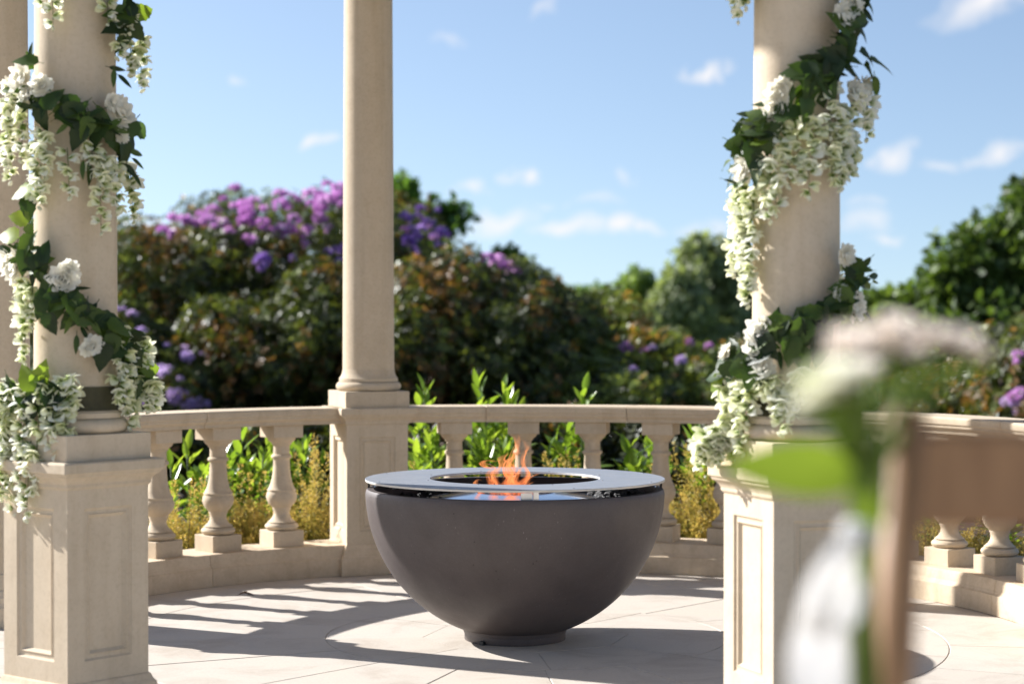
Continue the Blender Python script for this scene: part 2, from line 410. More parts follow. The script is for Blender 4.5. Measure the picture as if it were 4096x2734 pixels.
lawn = tag(obj('lawn', sheet('lawn', -400, 400, -300, 700, -.06, M['lawn'])), kind='structure')
bed = tag(obj('planting_bed', disc('planting_bed', 2.36, 7.2, -.02, M['soil'], a0=R(-25), a1=R(205))), kind='structure')
bed2 = tag(obj('hedge_bed', sheet('hedge_bed', -22, 24, 13.2, 46, -.03, M['soil'])), kind='structure')
# terrace in front of the temple: square flags up to the camera
paving = tag(obj('paving', disc('paving', 0.0, 2.62, -.003, M['mortar'])), kind='structure')
terr = tag(obj('terrace', sheet('terrace', -6, 6, -4.5, 7.6, -.012, M['mortar'])), kind='structure')
court = tag(obj('bounce_court', sheet('bounce_court', -16, 16, -30, 7.8, -.05, M['gravel'])), kind='structure')  # unseen ground added to bounce warm light onto the shaded stone
def wedge(r0, r1, a0, a1, z, th=.03, n=6, gap=.0015):
    bm = bmesh.new()
    def ring(zz, inset):
        rr0, rr1 = r0 + gap + inset, r1 - gap - inset
        out = []
        g1, g0 = (gap + inset) / rr1, (gap + inset) / max(rr0, .05)
        for i in range(n + 1): a = a0 + g1 + (a1 - a0 - 2 * g1) * i / n; out.append(bm.verts.new((rr1 * math.cos(a), rr1 * math.sin(a), zz)))
        for i in range(n, -1, -1): a = a0 + g0 + (a1 - a0 - 2 * g0) * i / n; out.append(bm.verts.new((rr0 * math.cos(a), rr0 * math.sin(a), zz)))
        return out
    lo, mi, hi = ring(z - th, 0), ring(z - .002, 0), ring(z, .0025)
    k = len(lo)
    for A, B in ((lo, mi), (mi, hi)):
        for i in range(k): bm.faces.new((A[i], A[(i + 1) % k], B[(i + 1) % k], B[i]))
    bm.faces.new(hi)
    return frombm('slab', bm, M['slab'])
def slabs(r0, r1, n, off):
    me = None
    for i in range(n):
        z = 0
        if me is None: me = wedge(r0, r1, 0, 2 * math.pi / n, 0)
        o = obj('slab', me, paving, (GC.x, GC.y, rnd.uniform(-.0012, .0008)))
        o.rotation_euler = (rnd.uniform(-.0006, .0006), rnd.uniform(-.0006, .0006), off + 2 * math.pi * i / n)
def poly_slab(pts, th=.03):
    bm = bmesh.new(); hi = [bm.verts.new((x, y, 0)) for (x, y) in pts]; lo = [bm.verts.new((x, y, -th)) for (x, y) in pts]; k = len(pts)
    for i in range(k): bm.faces.new((lo[i], lo[(i + 1) % k], hi[(i + 1) % k], hi[i]))
    bm.faces.new(hi); return frombm('slab', bm, M['slab'])
pc = lambda r, a: (r * math.cos(a), r * math.sin(a))
obj('slab', poly_slab([pc(.418, R(231 + 45 * k)) for k in range(8)]), paving, (GC.x, GC.y, -.0006))
qs = poly_slab([pc(.4215, R(.2)), pc(.8085, R(.12))] + [pc(.8085, R(.12 + 44.76 * i / 7)) for i in range(1, 8)] + [pc(.4215, R(44.8))])
for k in range(8):
    o = obj('slab', qs, paving, (GC.x, GC.y, rnd.uniform(-.001, .0006))); o.rotation_euler[2] = R(231 + 45 * k)
slabs(.81, 1.68, 16, R(4.5)); slabs(1.68, 2.62, 20, R(9))
fm = box('slab', (0, 0, -.016), (.592, .592, .032), M['slab'], .003)
for j in range(-6, 10):
    for i in range(-8, 9):
        x, y = i * .6 + (.3 if j % 2 else 0), j * .6
        if y > 5.4 + .2 and math.hypot(x - GC.x, y - GC.y) < 3.1: continue
        if y > 6.9: continue
        o = obj('slab', fm, terr, (x, y, rnd.uniform(-.0015, 0) - .006))
        o.rotation_euler = (rnd.uniform(-.001, .001), rnd.uniform(-.001, .001), rnd.choice((0, math.pi / 2)))

# ================================================================= the temple columns
ANG = [51.4, 110.4, 170.4, 230.4, 290.5, 350.4]
LABEL = ['stone column hidden behind the garlanded column next to the wooden chair',
         'bare stone column on a panelled pedestal standing behind the fire bowl',
         'bare shaded stone column close behind the garlanded column that stands away from the chair',
         'stone column wound with flowers, standing away from the wooden chair',
         'stone column wound with flowers, standing just behind the wooden chair',
         'stone column at the far end of the balustrade beyond the wooden chair']
RAIL_T, RAIL_B, BASE_T = .838, .757, .152
ped_base = square_stack('pedestal_base', [(.198, 0), (.198, .085), (.190, .092), (.183, .105), (.180, .125), (.172, .135), (.166, .150), (.162, .153)], M['stone_base'])
bm = bmesh.new(); box_bm(bm, (0, 0, (.152 + .757) / 2), (.32, .32, .757 - .152))
side = [f for f in bm.faces if abs(f.normal.z) < .5]
for th, dp in ((.066, 0), (.006, -.007), (.010, 0), (.004, .003), (.010, -.010), (.004, 0)):
    r = bmesh.ops.inset_individual(bm, faces=side, thickness=th, depth=dp, use_even_offset=True)
ped_die = frombm('pedestal_die', bm, M['stone'])
ped_cap = square_stack('pedestal_cap', [(.163, .752), (.168, .760), (.168, .768), (.172, .776), (.180, .786), (.190, .793), (.190, .800), (.198, .803), (.198, .832), (.194, RAIL_T)], M['stone'])
plinth = square_stack('plinth', [(.167, RAIL_T - .002), (.167, .920)], M['stone'])
def arcp(cx, cz, r, a0, a1, n): return [(cx + r * math.cos(R(a0 + (a1 - a0) * i / n)), cz + r * math.sin(R(a0 + (a1 - a0) * i / n))) for i in range(n + 1)]
colbase = lathe('column_base', [(.13, .918)] + arcp(.142, .943, .024, -90, 90, 8) + [(.150, .968), (.150, .984), (.146, .987)] + [(.1445, .99), (.1385, 1.0), (.1345, 1.012), (.1318, 1.03)], M['stone'], 56)
SH = 3.9
prof = [(.1315 - .0135 * max(0, (z - 1.0) / (SH - 1.0)) ** 1.15, z) for z in [1.028 + (SH - 1.028) * i / 12 for i in range(13)]]
shaft = lathe('shaft', prof, M['stone'], 64)
capital = lathe('capital', [(.118, SH - .002), (.132, SH + .01), (.132, SH + .02), (.122, SH + .024), (.122, SH + .07), (.14, SH + .08)] + arcp(.14, SH + .105, .028, -60, 60, 5) + [(.15, SH + .135)], M['stone'], 48)
abacus = square_stack('abacus', [(.175, SH + .135), (.178, SH + .175)], M['stone'])
cols = []
for i, (a, lb) in enumerate(zip(ANG, LABEL)):
    p = GC + Vector((math.cos(R(a)), math.sin(R(a)), 0)) * GR
    root = tag(empty('stone_column', p, R(a)), lb, 'column', 'columns of the garden temple')
    for nm, me in (('pedestal_base', ped_base), ('pedestal_die', ped_die), ('pedestal_cap', ped_cap), ('plinth', plinth), ('column_base', colbase), ('shaft', shaft), ('capital', capital), ('abacus', abacus)):
        obj(nm, me, root)
    cols.append(p)
ZB = SH + .175
ent = tag(empty('entablature', (GC.x, GC.y, ZB)), 'round stone entablature ring carried on top of the six columns', 'entablature')
for i in range(6):
    a0, a1 = R(ANG[i] + .05), R(ANG[(i + 1) % 6] + (360 if i == 5 else 0) - .05)
    obj('architrave', arc_sweep('architrave', [(2.12, 0), (2.41, 0), (2.41, .12), (2.43, .13), (2.43, .26), (2.55, .33), (2.55, .38), (2.12, .38)], a0, a1, M['stone'], 16), ent)

dome = obj('dome_roof', lathe('dome_roof', [(2.5, .378)] + [(2.46 * math.cos(R(t)), .40 + 1.25 * math.sin(R(t))) for t in range(0, 86, 7)] + [(.06, 1.66), (.06, 1.58)] + [(2.36 * math.cos(R(t)), .36 + 1.20 * math.sin(R(t))) for t in range(84, -1, -7)], M['stone'], 72, 30, False, False, True), ent)

# ================================================================= balustrades (three curved runs)
blk = .083
bp = lambda *p: list(p)
bal_turned = lathe('turned_stem', [(r_ * 1.5, z_) for (r_, z_) in [(.036, .078), (.0475, .080)] + arcp(.036, .099, .020, -80, 80, 6) + [(.047, .121), (.042, .126), (.034, .137), (.0285, .15), (.0265, .167), (.0285, .180),
             (.0305, .188), (.0305, .193), (.033, .197)] + [(.040, .207), (.0475, .224), (.0515, .243), (.0500, .262), (.0465, .272), (.0475, .276), (.0475, .283), (.0445, .287),
             (.0385, .305), (.0335, .33), (.0300, .36), (.0278, .40), (.0272, .43), (.0290, .437), (.0335, .441), (.0345, .448), (.0325, .455), (.0275, .459),
             (.0268, .49), (.0275, .503), (.0330, .509), (.0330, .515), (.037, .519), (.0440, .528), (.0480, .540), (.0480, .545)]], M['stone'], 40, 32)
bal_foot = square_stack('foot_block', [(blk, 0), (blk, .080)], M['stone'])
bal_head = square_stack('head_block', [(blk * .98, .543), (blk * .98, .606)], M['stone'])
RAIL = [(2.167, RAIL_B), (2.367, RAIL_B), (2.367, .772), (2.374, .780), (2.385, .788), (2.385, .800), (2.392, .804), (2.392, .830), (2.386, RAIL_T), (2.148, RAIL_T), (2.142, .830), (2.142, .804), (2.149, .800), (2.149, .788), (2.160, .780), (2.167, .772)]
BASE = [(2.100, 0.0), (2.434, 0.0), (2.434, .086), (2.425, .092), (2.418, .106), (2.415, .135), (2.408, BASE_T), (2.126, BASE_T), (2.119, .135), (2.116, .106), (2.109, .092), (2.100, .086)]
RUNL = ['curved stone balustrade behind the fire bowl, with laurels showing over its rail', 'curved stone balustrade with golden shrubs behind it, between the two bare columns',
        'curved stone balustrade seen past the wooden chair, with a column shadow on its rail']
HB = math.asin(.165 / GR)
for (a0, a1, lb) in ((ANG[0], ANG[1], RUNL[0]), (ANG[1], ANG[2], RUNL[1]), (ANG[5] - 360, ANG[0], RUNL[2])):
    root = tag(empty('balustrade', (GC.x, GC.y, 0)), lb, 'balustrade', 'balustrade runs round the temple floor')
    b0, b1 = R(a0) + HB, R(a1) - HB
    cuts = [b0 - .012, b0 + (b1 - b0) * .40, b0 + (b1 - b0) * .78, b1 + .012]
    for j in range(3):
        g = .0005
        obj('rail_stone', arc_sweep('rail_stone', RAIL, cuts[j] + g, cuts[j + 1] - g, M['stone'], 8), root)
        obj('base_stone', arc_sweep('base_stone', BASE, cuts[j] + g, cuts[j + 1] - g, M['stone_base'], 8), root)
    for k in range(5):
        a = R((a0 + a1) / 2 + (k - 2) * 9.05)
        h = obj('baluster', bal_turned, root, (GR * math.cos(a), GR * math.sin(a), BASE_T - .0015)); h.rotation_euler[2] = a
        obj('foot_block', bal_foot, h); obj('head_block', bal_head, h)

# ================================================================= fire bowl
FB = Vector((.012, 8.06, 0))
fb = tag(empty('fire_bowl', FB), 'dark concrete fire bowl with a steel cooking ring, burning on the round paving', 'fire bowl')
RB = .6
outer = [(.205, .028)] + [(RB * math.sin(R(t)), .605 - RB * math.cos(R(t))) for t in np.linspace(20.5, 88, 34)] + [(.5965, .598), (.592, .605)]
inner = [(.566, .605), (.562, .601)] + [((RB - .037) * math.sin(R(t)), .605 - (RB - .037) * math.cos(R(t))) for t in np.linspace(87, 20, 24)] + [(.01, .085)]
obj('bowl', lathe('bowl', outer + inner, M['concrete'], 128, 40, capb=True, capt=False), fb)
obj('foot_ring', lathe('foot_ring', [(.201, 0), (.203, .003), (.203, .034), (.196, .038)], M['concrete'], 64), fb)
for k, a in enumerate((-128, 60)):
    me = box('levelling_wedge', (0, 0, .007), (.03, .022, .014), M['black'], .002)
    o = obj('levelling_wedge', me, fb, (.203 * math.cos(R(a)), .203 * math.sin(R(a)), 0)); o.rotation_euler[2] = R(a)
ZT = .645
ring = obj('cooking_plate', lathe('cooking_plate', [(.600, ZT - .0085), (.6005, ZT - .001), (.5995, ZT), (.3415, ZT), (.3405, ZT - .001), (.3405, ZT - .0085)], M['plate'], 128, 30, closed=True), fb)
ring.data.materials.append(M['edge'])
for p_ in ring.data.polygons:
    if abs(p_.normal.z) < .6: p_.material_index = 1
for k in range(8):
    for r in (.575, .372):
        a = R(k * 45 + 22.5)
        obj('screw', lathe('screw', [(.0045, -.002), (.0045, .001), (.003, .0022), (.0008, .0024)], M['bolt'], 10), ring, (r * math.cos(a), r * math.sin(a), ZT + .0005))
for k, a in enumerate((-82, 38, 158)):
    br = obj('bracket', box('bracket', (0, 0, .612), (.020, .020, .048), M['post'], .0015), fb, (.555 * math.cos(R(a)), .555 * math.sin(R(a)), 0)); br.rotation_euler[2] = R(a + 90)
    obj('bracket_foot', box('bracket_foot', (-.034, .006, .606), (.044, .004, .050), M['post'], .001), br)
    obj('bolt', lathe('bolt', [(.006, .598), (.006, .606), (.003, .608)], M['bolt'], 10), br, (0, .03, 0))
# two angle lugs seen at the rim
for a in (178, 2, 90):
    lg = obj('rim_lug', box('rim_lug', (0, 0, .621), (.004, .05, .032), M['black'], .001), fb, (.588 * math.cos(R(a)), .588 * math.sin(R(a)), 0)); lg.rotation_euler[2] = R(a)
    obj('lug_screw', lathe('lug_screw', [(.006, .606), (.006, .612), (.003, .614)], M['bolt'], 10), lg, (-.02, 0, 0))
tray = obj('burner_tray', lathe('burner_tray', [(.345, .560), (.345, .564), (.338, .567), (.20, .583), (.168, .586), (.165, .583), (.165, .579), (.335, .560)], M['steel'], 96, 30, closed=True), fb)
for k in range(10):
    a = R(k * 36 + 8)
    obj('vent_hole', lathe('vent_hole', [(.008, 0), (.008, .003), (.001, .0032)], M['black'], 12), tray, (.30 * math.cos(a), .30 * math.sin(a), .5705))
burner = obj('burner_can', lathe('burner_can', [(.164, .48), (.166, .586), (.158, .588), (.156, .586), (.154, .48)], M['steel'], 72, 30), fb)
obj('burner_floor', lathe('burner_floor', [(.155, .49), (.155, .495), (.01, .495)], M['black'], 48), burner)
for k in range(24):
    a = R(k * 15)
    o = obj('slot', box('slot', (0, 0, 0), (.004, .005, .014), M['black'], .001), burner, (.1545 * math.cos(a), .1545 * math.sin(a), .563)); o.rotation_euler[2] = a
tx = bpy.data.curves.new('txt', 'FONT'); tx.body = 'MAX'; tx.size = .020; tx.align_x = 'CENTER'; tx.extrude = .0004; tx.space_character = 1.35
to = bpy.data.objects.new('txt', tx); COL.objects.link(to)
dg = bpy.context.evaluated_depsgraph_get(); tme = bpy.data.meshes.new_from_object(to.evaluated_get(dg)); bpy.data.objects.remove(to)
tme.materials.clear(); tme.materials.append(M['ink'])
o = obj('lettering', tme, burner, (.012, .1525, .568)); o.rotation_euler = (R(90), 0, 0)
obj('lettering_line', box('lettering_line', (.012, .1525, .5645), (.042, .0008, .0014), M['ink'], 0), burner)
# lava rocks heaped inside round the tray
V, F = [], []
ico = bmesh.new(); bmesh.ops.create_icosphere(ico, subdivisions=1, radius=1); iv = [v.co.copy() for v in ico.verts]; fi = [[v.index for v in f.verts] for f in ico.faces]; ico.free()
r3 = random.Random(11)
for k in range(900):
    a = r3.uniform(0, 2 * math.pi); rr = math.sqrt(r3.uniform(.335 ** 2, .545 ** 2))
    s = r3.uniform(.010, .024); b = len(V)
    lump = .018 * math.sin(3 * a + 1) + .02 * math.cos(a - .3) * (rr / .55)
    z = .535 + lump * .8 + r3.uniform(-.012, .014)
    for v in iv:
        q = v * s * r3.uniform(.6, 1.25); V.append((rr * math.cos(a) + q.x, rr * math.sin(a) + q.y, z + q.z * .8))
    for f in fi: F.append([b + x for x in f])
lo = tag(obj('lava_rock', mk('lava_rock', V, F, M['lava']), fb), kind='stuff')

# flames --------------------------------------------------------
t = NT('flame')
uv = t.new('ShaderNodeUVMap'); sx = t.new('ShaderNodeSeparateXYZ'); t.link(uv.outputs[0], sx.inputs[0])
edge = t.math('ABSOLUTE', t.math('SUBTRACT', t.math('MULTIPLY', sx.outputs[0], 2.0), 1.0))
mpf = t.new('ShaderNodeMapping'); mpf.inputs['Scale'].default_value = (2.6, 1.5, 1); t.link(uv.outputs[0], mpf.inputs[0])
oi = t.new('ShaderNodeObjectInfo'); cbx = t.new('ShaderNodeCombineXYZ'); t.link(t.math('MULTIPLY', oi.outputs['Random'], 37.0), cbx.inputs[2]); ad = t.new('ShaderNodeVectorMath'); ad.operation = 'ADD'; t.link(mpf.outputs[0], ad.inputs[0]); t.link(cbx.outputs[0], ad.inputs[1])
n1 = t.new('ShaderNodeTexNoise'); n1.inputs['Scale'].default_value = 1.7; n1.inputs['Detail'].default_value = 2; n1.inputs['Distortion'].default_value = 1.4; t.link(ad.outputs[0], n1.inputs['Vector'])
fil = t.ramp(n1.outputs[0], [(.34, (.05,) * 3), (.46, (.42,) * 3), (.52, (.95,) * 3), (.60, (.45,) * 3), (.74, (.12,) * 3)])
soft = t.math('SUBTRACT', 1.0, t.math('POWER', edge, 2.5))
end = t.math('MULTIPLY', t.math('SUBTRACT', 1.0, t.math('POWER', sx.outputs[1], 2.5)), t.math('MINIMUM', 1.0, t.math('MULTIPLY', sx.outputs[1], 6.0)))
al = t.math('MULTIPLY', t.math('MULTIPLY', fil, soft), t.math('MULTIPLY', end, .88))
em = t.new('ShaderNodeEmission'); em.inputs[1].default_value = .85
t.link(t.ramp(sx.outputs[1], [(0, (1.0, .20, .06)), (.4, (1.0, .30, .10)), (1, (1.0, .38, .15))]), em.inputs[0])
tr = t.new('ShaderNodeBsdfTransparent'); mx = t.new('ShaderNodeMixShader')
t.link(al, mx.inputs[0]); t.link(tr.outputs[0], mx.inputs[1]); t.link(em.outputs[0], mx.inputs[2]); t.link(mx.outputs[0], t.out.inputs[0])
t.m.node_tree.nodes.remove(t.b); M['flame'] = t.m
fire = tag(empty('flame', (FB.x, FB.y, .52)), 'small orange gas flame licking up through the steel ring of the fire bowl', 'flame')
def tongue(path, w, dy, twist, n=22):
    path = [Vector(((x * 1.74372 - 2048) / FPX * 8.06 - FB.x, dy, EYE - (y * 1.74372 - HOR) / FPX * 8.06 - .52)) for (x, y) in path]
    V, F, UV = [], [], []; m = 9
    for i in range(n + 1):
        s = i / n * (len(path) - 1); k = min(int(s), len(path) - 2); f = s - k
        p0, p1, p2, p3 = path[max(k - 1, 0)], path[k], path[k + 1], path[min(k + 2, len(path) - 1)]
        p = .5 * ((2 * p1) + (p2 - p0) * f + (2 * p0 - 5 * p1 + 4 * p2 - p3) * f * f + (3 * p1 - p0 - 3 * p2 + p3) * f ** 3)
        tt = i / n; ww = w * (math.sin(math.pi * min(1, tt * .9 + .12)) ** .8 if tt < .97 else .03) * (1 - .25 * tt)
        an = twist * tt * 3.0 + twist * math.sin(tt * 7) * .5
        for j in range(m + 1):
            v = j / m; u = (v * 2 - 1)
            off = Vector((math.cos(an) * u, math.sin(an) * u, .15 * (u * u))) * ww + Vector((-math.sin(an), math.cos(an), 0)) * ww * .6 * (1 - u * u)
            V.append(p + off); UV.append((v, tt))
    for i in range(n):
        for j in range(m): F.append((i * (m + 1) + j, i * (m + 1) + j + 1, (i + 1) * (m + 1) + j + 1, (i + 1) * (m + 1) + j))
    me = mk('tongue', V, F, M['flame'], True); ul = me.uv_layers.new(name='UVMap')
    for l in me.loops: ul.data[l.index].uv = UV[l.vertex_index]
    obj('tongue', me, fire)
for path, w, dy, tw in [([(1192, 1142), (1186, 1112), (1168, 1085), (1172, 1058), (1192, 1040), (1186, 1012), (1178, 996)], .020, .0, .9),
                        ([(1180, 1142), (1190, 1110), (1206, 1088), (1192, 1060), (1200, 1035), (1208, 1024), (1196, 1002)], .016, -.03, -1.2),
                        ([(1160, 1142), (1150, 1116), (1140, 1092), (1155, 1070), (1150, 1052), (1170, 1038)], .018, .02, 1.3),
                        ([(1135, 1142), (1125, 1112), (1118, 1090), (1130, 1072), (1112, 1062), (1104, 1055)], .014, -.02, -.9),
                        ([(1140, 1070), (1122, 1074), (1106, 1064), (1118, 1056), (1140, 1058), (1150, 1052)], .009, .0, .5),
                        ([(1205, 1142), (1208, 1120), (1216, 1104), (1228, 1092), (1240, 1086)], .013, .03, 1.0),
                        ([(1112, 1142), (1100, 1122), (1092, 1108), (1098, 1098), (1106, 1100)], .010, -.04, .8),
                        ([(1168, 1142), (1160, 1126), (1148, 1118), (1140, 1128), (1146, 1136)], .010, -.05, -.8),
                        ([(1220, 1142), (1222, 1126), (1216, 1112), (1226, 1104)], .010, .0, .9),
                        ([(1178, 1140), (1172, 1112), (1182, 1085), (1176, 1060), (1184, 1030), (1192, 1005), (1186, 992)], .014, -.02, .5),
                        ([(1150, 1140), (1160, 1112), (1166, 1088), (1160, 1066), (1176, 1050), (1186, 1030)], .016, .03, -.7),
                        ([(1198, 1142), (1196, 1118), (1184, 1100), (1196, 1080), (1206, 1062), (1200, 1040)], .015, -.04, .9),
                        ([(1185, 1080), (1170, 1062), (1160, 1056), (1162, 1046), (1166, 1036)], .007, .02, 1.1)]:
    tongue(path, w * 2.3, dy, tw)

# ================================================================= leaves and flowers for the garlands
def leaf_mesh(name, L, W, mat, kind='ovate', fold=.25, curl=.25, n=7, serr=0.0):
    V, F = [], []
    for i in range(n + 1):
        t_ = i / n
        if kind == 'heart': w = W * 2.15 * t_ ** .45 * (1 - t_) ** 1.0
        elif kind == 'lance': w = W * 2.3 * t_ ** .75 * (1 - t_) ** 1.0
        else: w = W * 2.05 * t_ ** .55 * (1 - t_) ** .8
        w *= 1 + (serr * (1 if i % 2 else -1) if 0 < i < n else 0)
        z = -curl * L * t_ * t_
        y = L * t_
        V += [(-w, y - .02 * L * math.sin(3 * t_), z + fold * w + .06 * w * math.sin(9 * t_)), (0, y, z), (w, y - .02 * L * math.sin(3 * t_), z + fold * w - .06 * w * math.sin(8 * t_ + 1))]
    for i in range(n):
        F += [(3 * i, 3 * i + 1, 3 * i + 4, 3 * i + 3), (3 * i + 1, 3 * i + 2, 3 * i + 5, 3 * i + 4)]
    # short stalk
    b = len(V); V += [(-.0012, -.18 * L, 0), (.0012, -.18 * L, 0), (.0012, 0, .0005), (-.0012, 0, .0005)]; F.append((b, b + 1, b + 2, b + 3))
    return mk(name, V, F, mat, True)
LV = {'big': [leaf_mesh('leaf', .100, .036, M['leaf_dark'], 'heart', .22, .22, 9, .06), leaf_mesh('leaf', .090, .034, M['leaf_dark'], 'heart', .35, .35, 9, .06)],
      'bright': [leaf_mesh('leaf', .092, .034, M['leaf_bright'], 'heart', .22, .25, 9, .07)],
      'small': [leaf_mesh('leaf', .070, .017, M['leaf_dark'], 'lance', .3, .25, 8), leaf_mesh('leaf', .066, .014, M['leaf_dark'], 'lance', .2, .1, 7)],
      'ivy': [leaf_mesh('leaf', .034, .015, M['leaf_ivy'], 'ovate', .3, .2, 5, .25)]}
def petal_grid(V, F, base, d, n_, L, W, cup, rows=4, flare=.3, mi=0, MI=None):
    d = d.normalized(); s = d.cross(n_).normalized(); n_ = s.cross(d).normalized(); b = len(V)
    for i in range(rows + 1):
        t_ = i / rows; w = W * (.16 + math.sqrt(max(0, 1 - (2 * (.06 + .94 * t_) ** .8 - 1) ** 2)))
        if i == rows: w *= 1.5
        h = cup * L * math.sin(t_ * math.pi * .55) - flare * L * t_ ** 3
        for j in (-1, 0, 1): V.append(base + d * (L * t_) + n_ * (h + .25 * W * (abs(j)) * (1 - t_)) + s * (w * j))
    for i in range(rows):
        for j in range(2):
            F.append((b + i * 3 + j, b + i * 3 + j + 1, b + i * 3 + j + 4, b + i * 3 + j + 3))
            if MI is not None: MI.append(mi)
def floret_mesh(seed):
    r = random.Random(seed); V, F, MI = [], [], []
    # local: stalk at origin, flower faces +Y, hangs -Z ; unit size ~1
    up = Vector((0, 0, 1))
    petal_grid(V, F, Vector((0, .12, .02)), Vector((-.3, .25, .62 + r.uniform(-.1, .1))), Vector((0, -1, .4)), .58, .30, -.2, 4, .35, 0, MI)
    petal_grid(V, F, Vector((0, .12, .02)), Vector((.3, .25, .62 + r.uniform(-.1, .1))), Vector((0, -1, .4)), .58, .30, -.2, 4, .35, 0, MI)
    for sx_ in (-1, 1): petal_grid(V, F, Vector((.04 * sx_, .14, 0)), Vector((.30 * sx_, .75, -.32 + r.uniform(-.15, .15))), Vector((sx_ * .8, 0, .6)), .62, .24, .30, 4, .1, 0, MI)
    petal_grid(V, F, Vector((0, .10, -.02)), Vector((0, .6, -.7)), Vector((0, .4, .8)), .45, .20, .3, 4, 0, 0, MI)
    for k in range(4):
        a = k * math.pi / 2 + .4
        petal_grid(V, F, Vector((0, 0, 0)), Vector((math.cos(a) * .55, .75, math.sin(a) * .55)), Vector((-math.cos(a), .3, -math.sin(a))), .36, .11, -.05, 2, 0, 1, MI)
    return V, F, MI
FLOR = []
for s in range(4):
    V, F, MI = floret_mesh(s); me = mk('floret', V, F, [M['fl_white'] if s % 2 else M['fl_cream'], M['green']], True); me.polygons.foreach_set('material_index', MI); FLOR.append(me)
def bud_mesh():
    m = lathe('bud', [(.02, -.5), (.16, -.38), (.24, -.1), (.2, .2), (.06, .42)], M['cream'], 8, 80); return m
BUD = bud_mesh()
def blossom_mesh(seed, mat, layers=((11, .98, .27, 12), (11, .92, .26, 32), (9, .78, .26, 50), (7, .6, .24, 68), (4, .45, .2, 82)), cream=None):
    r = random.Random(seed); V, F, MI = [], [], []
    for (n, L, W, el) in layers:
        o_ = r.uniform(0, 6.28)
        for k in range(n):
            a = o_ + 2 * math.pi * k / n + r.uniform(-.15, .15); e = R(el + r.uniform(-10, 10))
            d = Vector((math.cos(a) * math.cos(e), math.sin(a) * math.cos(e), math.sin(e)))
            petal_grid(V, F, Vector((0, 0, .02)) + d * .08, d, Vector((-math.cos(a) * math.sin(e), -math.sin(a) * math.sin(e), math.cos(e))), L * r.uniform(.85, 1.1), W * r.uniform(.85, 1.15), -.25, 4, -.18 + r.uniform(-.25, .3), 0, MI)
    me = mk('blossom', V, F, [mat], True); return me
BLOS = [blossom_mesh(s, M['white']) for s in range(3)]

def basis(pos, fwd, up, s=1.0):                       # local Y -> fwd, local Z -> up-ish
    f = Vector(fwd).normalized(); u = Vector(up); u = (u - f * u.dot(f))
    if u.length < 1e-4: u = f.orthogonal()
    u.normalize(); x = f.cross(u)
    m = Matrix((x, f, u)).transposed().to_4x4()
    return Matrix.Translation(pos) @ m @ Matrix.Diagonal((s, s, s, 1))

